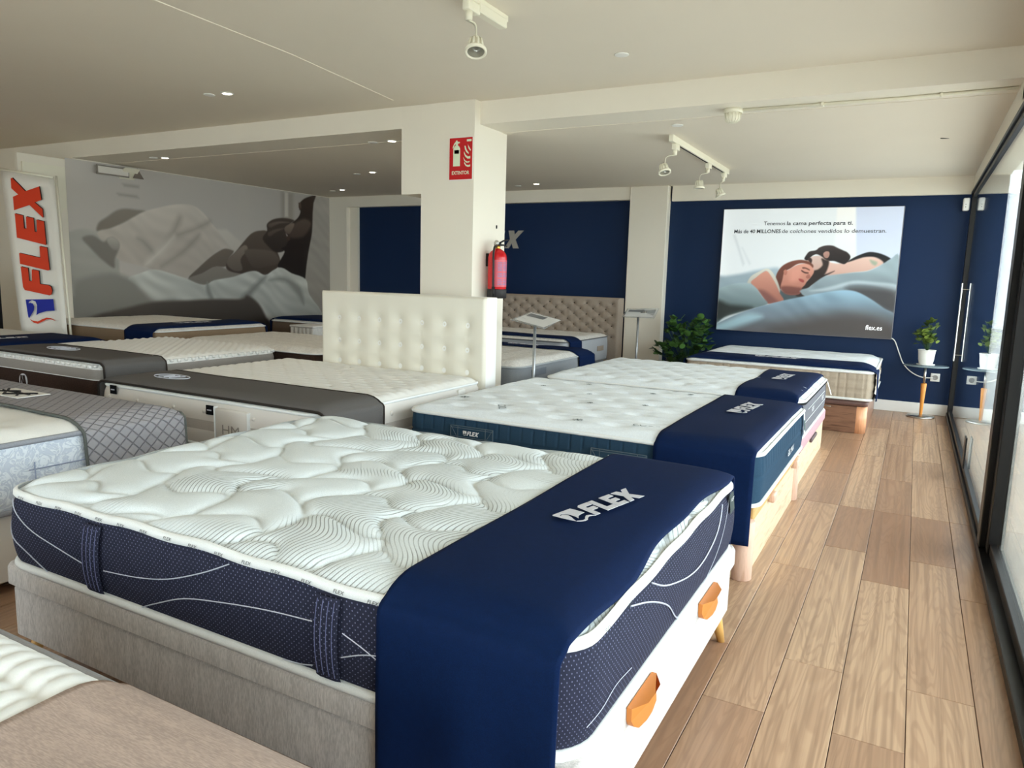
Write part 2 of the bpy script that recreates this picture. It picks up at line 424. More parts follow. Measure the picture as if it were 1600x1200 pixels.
# back wall: navy panels framed by white
struct(MB().box(-8.3, GX+.3, YB, YB+.12, 0, ZC+.1).build('wall_back', navy_paint))
struct(MB().box(-8.05, -3.16, 8.72, YB, 2.29, ZC).build('trim_5', white_paint))
struct(MB().box(-2.66, GX+.05, 8.77, YB, 2.265, ZC).build('trim_6', white_paint))
struct(MB().box(-3.16, -2.69, 8.70, YB, 0, ZC-.001, .004).build('trim_7', white_paint))
struct(MB().box(-8.05, -7.66, 8.72, YB, 0, 2.29).build('trim_8', white_paint))
struct(MB().box(-7.66, -7.50, 8.79, YB, 0, 2.29).build('trim_9', white_paint))
struct(MB().box(-2.69, GX, 8.812, YB, .0, .115, .003).build('baseboard_back', M_white))
struct(MB().box(-7.5, -3.16, 8.812, YB, .0, .10, .003).build('baseboard_back_left', M_white))
# thin raised seam on the front ceiling
struct(MB().tube([(-3.36, 2.0, ZF-.001), (-3.42, 3.4, ZF-.001), (-3.58, 4.6, ZF-.001)], .0035, 6).build('trim_10', ceil_paint))
# rear wall behind the camera: parapet and piers around an added fill-light opening
struct(MB().box(X0, GX+.3, YR-.1, YR, 0, .5).build('wall_front', white_paint))
struct(MB().box(X0, -6.2, YR-.1, YR, .5, ZF).box(-1.6, GX+.3, YR-.1, YR, .5, ZF).build('wall_front_piers', white_paint))

# partition with the black and white mural
mural_wall = struct(MB().box(-8.06, -8.003, 4.25, 4.80, 0, 2.42).box(-8.06, -8.003, 4.80, 5.24, 0, ZB-.0005).box(-8.06, -8.003, 5.24, YB, 0, ZC-.0005).build('wall_mural', white_paint))

def paint_print(nm, layers, u0, u1, v0, v1, nu, nv, place, bgc, parent, emit=0., gain=1., fold_k=1.):
    """a flat printed picture: a grid of small quads with one colour per corner"""
    U, Vv = np.meshgrid(np.linspace(u0, u1, nu), np.linspace(v0, v1, nv), indexing='ij'); P = np.stack([U.ravel(), Vv.ravel()], 1)
    C = np.array(bgc(P), float)
    for pts, c0, c1, soft, fold in layers:
        poly = np.array(smooth_poly(pts, 4) if len(pts) > 4 else pts)
        lo = poly.min(0)-soft*2; hi = poly.max(0)+soft*2
        idx = np.where((P[:, 0] > lo[0]) & (P[:, 0] < hi[0]) & (P[:, 1] > lo[1]) & (P[:, 1] < hi[1]))[0]
        if not len(idx): continue
        Q = P[idx]; inside = np.zeros(len(Q), bool); dist = np.full(len(Q), 9.)
        for a, b in zip(poly, np.roll(poly, -1, 0)):
            cnd = (a[1] > Q[:, 1]) != (b[1] > Q[:, 1])
            with np.errstate(divide='ignore', invalid='ignore'):
                xi = (b[0]-a[0])*(Q[:, 1]-a[1])/(b[1]-a[1]+1e-12)+a[0]
            inside ^= cnd & (Q[:, 0] < xi)
            ab = b-a; t = np.clip(((Q-a)@ab)/(ab@ab+1e-12), 0, 1); d = Q-(a+t[:, None]*ab); dist = np.minimum(dist, np.hypot(d[:, 0], d[:, 1]))
        sd = np.where(inside, dist, -dist); al = np.clip(sd/(2*soft)+.5, 0, 1); al = al*al*(3-2*al)
        tt = np.clip((hi[1]-Q[:, 1])/(hi[1]-lo[1]), 0, 1)[:, None]; col = np.array(c0)*(1-tt)+np.array(c1)*tt
        if fold:
            ph = Q[:, 0]*9+Q[:, 1]*17; w = np.sin(ph+2.2*np.sin(Q[:, 0]*4+Q[:, 1]*3)+1.3*np.sin(Q[:, 1]*11))*.5+np.sin(ph*2.3+3*np.sin(Q[:, 0]*6))*.3
            rim = np.exp(-dist/.03)*.5
            col = col*(1+fold_k*(.04*fold*w+.05*fold*rim))[:, None]
        C[idx] = C[idx]*(1-al[:, None])+col*al[:, None]
    C = np.clip(C*gain/255, 0, 1); lin = np.where(C <= .04045, C/12.92, ((C+.055)/1.055)**2.4)
    V = np.array([place(a, b) for a, b in P]); o = mesh(nm, V, grid_faces(nu, nv), None, parent)
    at = o.data.color_attributes.new('ink', 'FLOAT_COLOR', 'POINT')
    at.data.foreach_set('color', np.concatenate([lin, np.ones((len(lin), 1))], 1).ravel())
    m = Mat(nm+'_ink', (.5, .5, .5, 1), .5, .3); a = m.t.nodes.new('ShaderNodeAttribute'); a.attribute_name = 'ink'
    m.color(a.outputs['Color'])
    if emit: m.t.links.new(a.outputs['Color'], m.p.inputs['Emission Color']); m.p.inputs['Emission Strength'].default_value = emit
    o.data.materials.append(m.m); return o
POSTER=[
([(0.458,0.707),(0.955,0.709),(1.01,0.13),(0.508,0.123)],(188,196,212),(196,205,222),0.006,0),
([(0.279,0.711),(0.458,0.707),(0.509,0.162),(0.284,0.292)],(226,224,218),(214,220,224),0.02,0),
([(-0.796,0.4),(-0.775,0.4),(-0.649,0.078),(-0.665,0.05)],(196,202,204),(196,202,204),0.02,0),
([(-0.696,0.26),(-0.682,0.26),(-0.58,0.079),(-0.597,0.065)],(200,206,208),(200,206,208),0.02,0),
([(-0.969,-0.084),(-0.856,-0.067),(-0.675,-0.035),(-0.526,0.004),(-0.392,0.027),(-0.258,0.023),(-0.163,-0.188),(-0.592,-0.23),(-0.953,-0.329)],(160,176,184),(112,130,138),0.03,1),
([(0.422,0.108),(0.479,0.155),(0.554,0.195),(0.641,0.221),(0.749,0.201),(0.841,0.153),(0.814,0.127),(0.782,0.101),(0.601,0.137),(0.483,0.109)],(34,33,35),(28,28,30),0.008,0),
([(0.173,0.118),(0.313,0.094),(0.422,0.108),(0.528,0.147),(0.598,0.168),(0.681,0.169),(0.749,0.139),(0.776,0.101),(0.715,0.061),(0.623,0.02),(0.492,0.002),(0.36,-0.025),(0.262,-0.041),(0.182,0.011)],(214,184,170),(188,150,136),0.01,0),
([(0.643,0.138),(0.673,0.132),(0.716,0.113),(0.701,0.08),(0.664,0.099)],(150,160,140),(150,160,140),0.015,0),
([(0.014,0.129),(0.081,0.17),(0.169,0.171),(0.247,0.132),(0.235,0.052),(0.158,-0.003),(0.096,-0.018),(0.05,0.076)],(200,178,168),(176,140,126),0.008,0),
([(-0.01,0.14),(0.009,0.186),(0.038,0.221),(0.101,0.235),(0.136,0.265),(0.197,0.286),(0.266,0.285),(0.323,0.259),(0.381,0.233),(0.419,0.214),(0.451,0.175),(0.444,0.135),(0.405,0.092),(0.362,0.097),(0.298,0.12),(0.248,0.122),(0.203,0.139),(0.17,0.165),(0.117,0.191),(0.08,0.181),(0.044,0.15),(0.021,0.124)],(62,54,52),(30,26,25),0.007,1),
([(0.179,0.198),(0.202,0.222),(0.234,0.219),(0.243,0.186),(0.227,0.152),(0.195,0.158)],(178,140,126),(150,112,100),0.006,0),
([(0.022,0.14),(0.05,0.154),(0.071,0.13),(0.064,0.09),(0.048,0.103)],(60,46,42),(60,46,42),0.008,0),
([(0.165,0.145),(0.203,0.135),(0.242,0.119),(0.239,0.052),(0.216,-0.015),(0.177,-0.076),(0.116,-0.112),(0.079,-0.045),(0.094,0.009),(0.143,0.03),(0.183,0.078)],(54,44,40),(44,36,32),0.012,0),
([(-0.283,-0.178),(-0.186,-0.23),(-0.053,-0.246),(0.06,-0.202),(0.039,-0.27),(-0.126,-0.325),(-0.198,-0.328)],(78,92,96),(60,70,72),0.012,0),
([(0.095,-0.004),(0.192,-0.029),(0.307,0.014),(0.224,-0.042),(0.142,-0.111),(0.07,-0.167),(0.026,-0.264),(-0.065,-0.267),(-0.059,-0.171),(0.039,-0.1)],(46,38,36),(40,34,32),0.012,0),
([(-0.292,-0.109),(-0.291,-0.04),(-0.259,0.03),(-0.21,0.078),(-0.134,0.114),(-0.044,0.129),(0.034,0.113),(0.086,0.074),(0.078,0.043),(-0.002,0.089),(-0.079,0.081),(-0.147,0.032),(-0.191,0.003),(-0.211,-0.079),(-0.229,-0.19),(-0.259,-0.177)],(112,68,54),(74,44,38),0.008,1),
([(-0.208,-0.011),(-0.153,0.025),(-0.091,0.067),(-0.015,0.088),(0.05,0.076),(0.092,0.03),(0.098,-0.011),(0.068,-0.066),(0.039,-0.1),(0.019,-0.144),(-0.013,-0.183),(-0.034,-0.246),(-0.131,-0.259),(-0.199,-0.231),(-0.235,-0.177),(-0.223,-0.093)],(206,150,130),(150,96,82),0.008,0),
([(-0.235,-0.177),(-0.165,-0.161),(-0.059,-0.171),(-0.013,-0.183),(-0.034,-0.246),(-0.131,-0.259),(-0.198,-0.238)],(120,74,64),(96,60,54),0.02,0),
([(-0.138,0.005),(-0.062,0.033),(-0.019,-0.02),(-0.065,-0.103),(-0.143,-0.105)],(206,146,128),(190,130,112),0.04,0),
([(-0.217,0.003),(-0.195,0.02),(-0.177,-0.003),(-0.185,-0.038),(-0.207,-0.038)],(176,116,98),(160,104,88),0.006,0),
([(-0.022,0.048),(0.014,0.046),(0.054,0.025),(0.052,0.014),(0.013,0.032),(-0.019,0.034)],(96,62,52),(96,62,52),0.006,0),
([(-0.029,0.018),(0.007,-0.001),(0.044,-0.008),(0.042,-0.019),(0.006,-0.017),(-0.028,0.004)],(74,46,42),(74,46,42),0.006,0),
([(0.045,-0.025),(0.067,-0.045),(0.062,-0.07),(0.036,-0.073),(0.022,-0.054)],(160,104,90),(140,88,76),0.008,0),
([(-0.051,-0.078),(-0.021,-0.08),(0.006,-0.096),(0.001,-0.118),(-0.028,-0.11),(-0.047,-0.094)],(150,72,66),(140,66,62),0.006,0),
([(-0.604,-0.139),(-0.563,-0.06),(-0.484,-0.01),(-0.399,0.027),(-0.335,-0.013),(-0.275,-0.109),(-0.238,-0.211),(-0.258,-0.24),(-0.328,-0.11),(-0.404,-0.001),(-0.468,-0.044),(-0.531,-0.116),(-0.57,-0.152)],(206,204,190),(150,146,136),0.008,0),
([(-0.563,-0.137),(-0.507,-0.073),(-0.449,-0.023),(-0.397,-0.001),(-0.346,-0.055),(-0.285,-0.15),(-0.238,-0.246),(-0.192,-0.321),(-0.27,-0.351),(-0.363,-0.365),(-0.408,-0.308),(-0.476,-0.219)],(200,144,124),(138,88,76),0.008,0),
([(-0.476,-0.219),(-0.401,-0.224),(-0.287,-0.303),(-0.257,-0.347),(-0.363,-0.365),(-0.408,-0.308)],(126,84,76),(110,72,66),0.03,0),
([(-0.971,-0.272),(-0.903,-0.212),(-0.806,-0.169),(-0.668,-0.14),(-0.57,-0.148),(-0.498,-0.199),(-0.422,-0.294),(-0.36,-0.365),(-0.441,-0.408),(-0.576,-0.445),(-0.713,-0.491),(-0.838,-0.541),(-0.948,-0.619)],(142,160,164),(52,64,64),0.012,2),
([(-0.936,-0.357),(-0.776,-0.394),(-0.537,-0.412),(-0.576,-0.449),(-0.782,-0.516),(-0.95,-0.59)],(44,50,48),(40,44,42),0.04,0),
([(-0.001,-0.251),(0.07,-0.167),(0.141,-0.097),(0.224,-0.042),(0.359,-0.018),(0.492,0.002),(0.623,0.018),(0.715,0.061),(0.781,0.107),(0.846,0.156),(0.913,0.186),(0.944,-0.153),(0.948,-0.7),(0.602,-0.562)],(150,168,174),(84,92,96),0.01,2),
([(0.073,-0.208),(0.259,-0.161),(0.5,-0.088),(0.705,-0.095),(0.918,-0.115),(0.912,-0.18),(0.72,-0.134),(0.503,-0.127),(0.263,-0.202)],(176,192,198),(150,162,168),0.02,0),
([(0.446,-0.169),(0.686,-0.148),(0.925,-0.192),(0.933,-0.413),(0.702,-0.331)],(74,74,76),(64,62,62),0.06,0),
([(-0.96,-0.656),(-0.863,-0.593),(-0.712,-0.513),(-0.535,-0.437),(-0.375,-0.38),(-0.179,-0.32),(0.014,-0.271),(0.202,-0.224),(0.35,-0.196),(0.472,-0.189),(0.571,-0.211),(0.698,-0.279),(0.824,-0.366),(0.949,-0.451),(0.937,-0.701),(-0.954,-0.737)],(132,164,182),(74,68,68),0.01,2),
([(-0.284,-0.696),(-0.03,-0.542),(0.345,-0.441),(0.651,-0.426),(0.931,-0.517),(0.938,-0.714)],(78,72,70),(66,62,60),0.12,0),
([(-0.96,-0.649),(-0.82,-0.583),(-0.574,-0.485),(-0.406,-0.519),(-0.633,-0.631),(-0.898,-0.719)],(150,178,190),(120,145,150),0.05,0),
]
MURAL=[
([(0.503,2.421),(0.68,2.442),(0.641,1.223),(0.462,1.221)],(176,170,162),(176,170,162),0.1,0),
([(1.244,2.424),(1.48,2.437),(1.471,2.04),(1.234,2.021)],(150,142,132),(150,142,132),0.05,0),
([(1.311,2.424),(1.378,2.426),(1.37,2.081),(1.302,2.076)],(186,180,170),(186,180,170),0.02,0),
([(-1.139,2.244),(-0.945,2.243),(-0.946,2.223),(-1.119,2.223)],(140,134,126),(140,134,126),0.03,0),
([(-1.209,2.131),(-0.973,2.129),(-0.952,2.107),(-1.189,2.114)],(140,134,126),(140,134,126),0.03,0),
([(-1.468,1.688),(-1.449,1.785),(-1.348,1.86),(-1.24,1.936),(-1.133,1.971),(-1.003,1.971),(-0.871,1.955),(-1.098,1.811),(-1.314,1.727)],(132,124,114),(120,112,102),0.02,0),
([(0.115,1.823),(0.282,1.835),(0.565,1.644),(0.386,1.544)],(190,184,174),(180,172,162),0.03,0),
([(-1.942,1.558),(-1.788,1.668),(-1.614,1.716),(-1.458,1.689),(-1.342,1.59),(-1.244,1.477),(-1.231,1.319),(-1.284,0.74),(-1.992,0.765)],(166,163,155),(132,130,123),0.02,1),
([(-1.469,1.669),(-1.313,1.737),(-1.163,1.806),(-1.03,1.882),(-0.893,1.957),(-0.707,2.018),(-0.516,2.069),(-0.343,2.094),(-0.192,2.083),(-0.065,2.008),(0.037,1.907),(0.169,1.782),(0.276,1.653),(0.386,1.562),(0.245,1.583),(0.104,1.532),(-0.008,1.439),(-0.172,1.312),(-0.306,1.207),(-0.675,1.228),(-0.857,1.308),(-1.079,1.353),(-1.268,1.417)],(192,184,174),(160,151,141),0.015,1),
([(-0.424,1.935),(-0.401,1.895),(-0.507,1.718),(-0.61,1.587),(-0.76,1.414),(-0.806,1.412),(-0.658,1.584),(-0.53,1.759)],(146,138,128),(146,138,128),0.07,0),
([(0.011,1.916),(-0.017,1.88),(-0.256,1.777),(-0.434,1.712),(-0.433,1.734),(-0.203,1.813)],(140,132,122),(140,132,122),0.07,0),
([(-0.154,1.74),(-0.183,1.673),(-0.368,1.513),(-0.571,1.399),(-0.693,1.332),(-0.418,1.511)],(140,132,122),(140,132,122),0.07,0),
([(-0.987,1.649),(-0.888,1.614),(-0.779,1.496),(-0.781,1.455),(-0.89,1.563)],(136,130,122),(136,130,122),0.07,0),
([(-0.508,1.697),(-0.662,1.501),(-0.807,1.392),(-0.901,1.348),(-0.756,1.497)],(200,194,184),(200,194,184),0.07,0),
([(-1.64,1.611),(-1.521,1.647),(-1.404,1.586),(-1.34,1.629),(-1.277,1.636),(-1.218,1.577),(-1.232,1.497),(-1.28,1.397),(-1.296,1.298),(-1.435,1.392),(-1.549,1.503)],(128,123,115),(112,107,100),0.02,0),
([(-1.362,1.604),(-1.298,1.641),(-1.227,1.596),(-1.232,1.507),(-1.305,1.514)],(176,170,160),(130,124,116),0.012,0),
([(-1.949,1.448),(-1.861,1.396),(-1.81,1.305),(-1.777,1.08),(-1.69,0.755),(-1.992,0.765)],(170,168,160),(150,148,140),0.02,0),
([(-0.319,1.2),(-0.172,1.323),(-0.007,1.45),(0.118,1.528),(0.245,1.583),(0.358,1.57),(0.386,1.544),(0.297,1.448),(0.265,1.356),(0.042,1.328),(-0.176,1.213)],(112,101,91),(92,83,75),0.012,0),
([(-0.332,1.185),(-0.122,1.258),(0.111,1.352),(0.32,1.3),(0.582,1.25),(0.259,1.191),(-0.101,1.114)],(134,127,118),(116,110,102),0.012,0),
([(0.258,1.333),(0.297,1.448),(0.415,1.545),(0.536,1.666),(0.69,1.803),(0.845,1.854),(1.002,1.835),(1.157,1.575),(1.193,1.416),(0.986,1.251),(0.673,1.252),(0.377,1.278)],(96,84,74),(66,56,49),0.012,0),
([(0.267,1.402),(0.385,1.521),(0.565,1.644),(0.623,1.589),(0.499,1.455),(0.524,1.315),(0.377,1.301)],(132,120,108),(96,86,78),0.012,0),
([(0.578,1.58),(0.837,1.598),(1.091,1.572),(1.186,1.428),(0.989,1.374),(0.737,1.344),(0.619,1.459)],(104,92,82),(74,64,57),0.015,0),
([(0.889,1.756),(0.971,1.857),(0.973,1.953),(1.103,2.03),(1.302,2.061),(1.488,2.041),(1.401,1.985),(1.314,1.879),(1.361,1.733),(1.291,1.606),(1.124,1.574),(0.965,1.664)],(74,63,56),(48,40,36),0.012,0),
([(1.281,1.902),(1.436,2.0),(1.559,2.084),(1.613,2.176),(1.579,2.249),(1.634,2.329),(1.759,2.397),(1.961,2.439),(1.94,2.282),(1.879,1.968),(1.781,1.601),(1.701,1.197),(1.454,1.258),(1.284,1.343),(1.152,1.378),(1.29,1.581),(1.224,1.627),(1.326,1.682),(1.363,1.808)],(58,46,40),(26,20,18),0.012,0),
([(1.298,1.903),(1.47,1.99),(1.682,2.081),(1.825,2.016),(1.677,1.827),(1.431,1.787),(1.364,1.833)],(98,84,74),(64,52,46),0.03,0),
([(1.291,1.908),(1.333,1.955),(1.436,1.997),(1.487,1.991),(1.451,1.913),(1.391,1.847),(1.324,1.855)],(132,116,102),(96,82,72),0.012,0),
([(1.329,1.806),(1.391,1.815),(1.403,1.761),(1.344,1.732)],(70,54,46),(60,46,40),0.01,0),
([(1.574,2.298),(1.623,2.313),(1.635,2.229),(1.592,2.195)],(96,80,68),(70,56,48),0.01,0),
([(1.005,1.955),(1.201,2.006),(1.402,2.004),(1.2,1.975),(1.036,1.91)],(112,98,88),(84,72,64),0.015,0),
([(0.986,1.834),(1.132,1.892),(1.298,1.915),(1.148,1.856),(1.016,1.788)],(100,88,78),(78,66,58),0.015,0),
([(1.935,2.436),(2.442,2.489),(2.421,0.58),(1.639,0.61),(1.694,1.236),(1.763,1.6),(1.841,1.888)],(166,160,152),(128,122,114),0.015,1),
([(-1.132,1.177),(-0.974,1.244),(-0.789,1.293),(-0.577,1.25),(-0.357,1.189),(-0.101,1.107),(0.063,1.171),(0.375,1.22),(0.613,1.289),(0.766,1.301),(0.922,1.251),(1.085,1.327),(1.218,1.359),(1.42,1.283),(1.701,1.197),(1.769,0.975),(2.026,0.595),(1.092,0.328),(0.937,0.661),(0.784,0.862),(0.482,0.926),(0.026,0.921),(-0.445,0.907),(-0.784,0.923),(-0.961,1.06)],(186,187,180),(142,142,135),0.012,2),
([(0.482,0.938),(0.667,1.08),(0.889,1.226),(0.936,1.212),(0.759,1.056),(0.601,0.913)],(128,128,122),(128,128,122),0.05,0),
([(-0.046,1.147),(0.003,1.035),(0.041,0.944),(-0.014,0.94),(-0.064,1.035)],(130,130,124),(130,130,124),0.03,0),
([(0.984,1.178),(1.282,1.231),(1.591,1.08),(1.657,0.819),(1.518,0.977),(1.28,1.155)],(132,132,126),(120,120,114),0.05,0),
([(-1.769,0.738),(-1.772,1.005),(-1.705,1.156),(-1.341,1.238),(-1.088,1.171),(-0.961,1.049),(-0.784,0.923),(-0.445,0.911),(0.07,0.623),(-0.209,0.41)],(134,132,125),(98,94,88),0.05,0),
([(-1.674,0.696),(-1.105,0.857),(-0.784,0.908),(-0.445,0.915),(0.026,0.93),(0.482,0.924),(0.603,0.97),(0.784,0.862),(0.921,0.662),(1.092,0.328),(-0.712,0.441)],(80,73,66),(44,38,34),0.03,0),
]

def mural_bg(P):
    b = 176 - 10*(P[:, 0]+1)/3 + 4*np.sin(P[:, 0]*2.1)
    return np.stack([b, b*.965, b*.925], 1)
mw = paint_print('mural_print', MURAL, -1.78, 2.22, 0, 2.435, 400, 240, lambda a, b: (-8.002+.0015, a+6.5, b), mural_bg, mural_wall, gain=1.10)
fixn(mw)

# shopfront: black aluminium frame and glass along x = GX
shop = struct(MB().box(GX, GX+.07, YR, YB, 2.285, ZC+.005).box(GX+.0, GX+.3, YR, 4.9, 2.33, ZF+.02).build('wall_right_lintel', white_paint))
win = struct(thing('window_1', None, None, (GX+.04, 6.4, 0)))
MB().box(GX-.012, GX+.055, 4.30, YB-.03, .0, .045, .003).box(GX+.004, GX+.045, 4.30, YB-.03, .045, .085, .003).build('bottom_rail', M_black, win)
MB().box(GX-.012, GX+.055, 4.30, YB-.03, 2.262, 2.288, .003).box(GX+.004, GX+.045, 4.30, YB-.03, 2.225, 2.262, .003).build('top_rail', M_black, win)
MB().box(GX-.005, GX+.05, 8.71, 8.80, .045, 2.262, .003).build('frame_post', M_black, win)
MB().box(GX+.018, GX+.026, 4.34, 8.72, .08, 2.23).build('pane', glass_mat, win)
MB().tube([(GX-.018, 8.40, .62), (GX-.018, 8.40, 1.38)], .007, 10).tube([(GX-.018, 8.40, .68), (GX+.02, 8.40, .68)], .005, 8).tube([(GX-.018, 8.40, 1.32), (GX+.02, 8.40, 1.32)], .005, 8).build('handle', M_chrome, win)
MB().box(GX-.004, GX+.006, 5.9, 6.02, .085, .30).build('latch', M_black, win)
win2 = struct(thing('window_2', None, None, (GX+.04, 1.0, 0)))
MB().box(GX-.012, GX+.075, YR, 4.30, .0, .045, .003).box(GX+.03, GX+.07, YR, 4.30, .045, .10, .003).build('bottom_rail', M_black, win2)
MB().box(GX-.012, GX+.075, YR, 4.30, 2.262, 2.288, .003).box(GX+.03, GX+.07, YR, 4.30, 2.20, 2.262, .003).build('top_rail', M_black, win2)
MB().box(GX-.008, GX+.05, 4.24, 4.36, .045, 2.262, .004).box(GX+.02, GX+.075, 4.14, 4.24, .045, 2.262, .004).build('frame_post', M_black, win2)
MB().box(GX+.015, GX+.07, .55, .62, .1, 2.2, .004).build('frame_post', M_black, win2)
MB().box(GX+.045, GX+.053, .62, 4.15, .09, 2.21).build('pane', glass_mat, win2)
MB().box(GX+.045, GX+.053, YR, .56, .09, 2.21).build('pane', glass_mat, win2)
fill_opening = struct(thing('rear_fill_opening', None, None, (-4.9, YR-.05, 0)))  # added glazed opening out of view, sized for fill light on camera-facing sides
MB().box(-6.2, -1.6, YR-.08, YR-.03, .5, .56).box(-6.2, -1.6, YR-.08, YR-.03, 2.5, 2.56).build('frame', M_black, fill_opening)
MB().box(-6.2, -1.6, YR-.06, YR-.052, .56, 2.5).build('pane', glass_mat, fill_opening)
struct(MB().box(GX+.31, GX+1.9, YR-2, YB+2, 2.75, 2.95).build('added_sky_shade', white_paint))  # added unseen overhang, cuts the overhead sky light on floor and bed tops
# outside: pale pavement and a plain rendered facade across the way
struct(MB().box(GX+.072, 30, -14, 30, -.17, -.012).box(-30, GX+.3, -14, YR-.1, -.17, -.012).build('ground', paint('pavement', L(214, 210, 202), .9)))

# ---------------------------------------------------------------- mattress and cloth builders
def perimeter(x0, x1, y0, y1, r, ds=.03):
    P = []; 
    def arc(cx, cy, a0):
        for k in range(9):
            a = a0+math.pi/2*k/8; P.append((cx+r*math.cos(a), cy+r*math.sin(a)))
    arc(x1-r, y0+r, -math.pi/2); arc(x1-r, y1-r, 0); arc(x0+r, y1-r, math.pi/2); arc(x0+r, y0+r, math.pi)
    out = []
    for i in range(len(P)):
        a = np.array(P[i]); b = np.array(P[(i+1) % len(P)]); d = np.linalg.norm(b-a)
        if d < 1e-6: continue
        n = max(1, int(d/ds))
        for k in range(n): out.append(a+(b-a)*k/n)
    out = np.array(out); t = np.roll(out, -1, 0)-np.roll(out, 1, 0); t /= np.linalg.norm(t, axis=1)[:, None]
    nrm = np.stack([t[:, 1], -t[:, 0]], 1); s = np.concatenate([[0], np.cumsum(np.linalg.norm(np.diff(out, axis=0), axis=1))])
    return out, nrm, s
class Mattress: pass
def mattress(parent, x0, x1, y0, y1, z0, z1, top_mat, side_mat, pipe_mat=None, crown=.04, r=.09, quilt=None, res=.02,
             edge=.14, bulge=.012, disp=None, ds=.04, nz=7, pipe_r=.009, bands=None, pipe_bottom=True, sag=None):
    M = Mattress(); M.x0, M.x1, M.y0, M.y1, M.z0, M.z1, M.r = x0, x1, y0, y1, z0, z1, r
    sg = sag or (lambda x, y: 0*x)
    def H(x, y, q=True):
        d = np.minimum(np.minimum(x-x0, x1-x), np.minimum(y-y0, y1-y)); t = np.clip(d/edge, 0, 1)
        h = crown*(1-(1-t)**2.2)
        if q and quilt is not None: h = h+quilt(x, y)*np.clip(d/.05, 0, 1)
        return z1+.004+h+sg(x, y)
    M.H = H; M.sag = sg
    # side
    P, nr, s = perimeter(x0, x1, y0, y1, r, ds)
    bs = bands or [(z0, z1, side_mat, 'border')]
    for za, zb, mm, nm in bs:
        m_ = max(2, int(nz*(zb-za)/(z1-z0))+1) if bands else nz
        V = []
        for i, z in enumerate(np.linspace(za, zb, m_)):
            t = (z-z0)/(z1-z0); off = bulge*math.sin(math.pi*t)**.6 if 0 < t < 1 else 0
            o_ = np.full(len(P), off-.004)
            if bands: o_ += .006*math.sin(math.pi*(z-za)/(zb-za))
            if disp is not None: o_ = o_+disp(s, t, P)
            q = P+nr*o_[:, None]; zz = z+sg(q[:, 0], q[:, 1])*t
            V += [(a[0], a[1], c) for a, c in zip(q, zz)]
        mesh(nm, V, grid_faces(m_, len(P), True), mm, parent, True)
    # top
    nx = int((x1-x0)/res)+2; ny = int((y1-y0)/res)+2
    u = np.linspace(x0, x1, nx); v = np.linspace(y0, y1, ny); X, Y_ = np.meshgrid(u, v, indexing='ij'); X = X.ravel(); Y_ = Y_.ravel()
    z = H(X, Y_); xx, yy = X.copy(), Y_.copy()
    for sx, cx in ((-1, x0+r), (1, x1-r)):
        for sy, cy in ((-1, y0+r), (1, y1-r)):
            k = ((X-cx)*sx > 0) & ((Y_-cy)*sy > 0); px = (X[k]-cx)*sx; py = (Y_[k]-cy)*sy
            nn = np.hypot(px, py)+1e-9; f = np.maximum(px, py)/nn; xx[k] = cx+sx*px*f; yy[k] = cy+sy*py*f
    mesh('quilted_top', np.stack([xx, yy, z], 1), grid_faces(nx, ny), top_mat, parent, True)
    if pipe_mat:
        for zz, ok in ((z1, True), (z0+.004, pipe_bottom)):
            if ok:
                pts = [(p[0]+n_[0]*.002, p[1]+n_[1]*.002, zz+(float(sg(p[0], p[1])) if zz == z1 else 0)) for p, n_ in zip(P, nr)]
                MB().tube(pts, pipe_r, 8, True).build('piping', pipe_mat, parent, True)
    return M
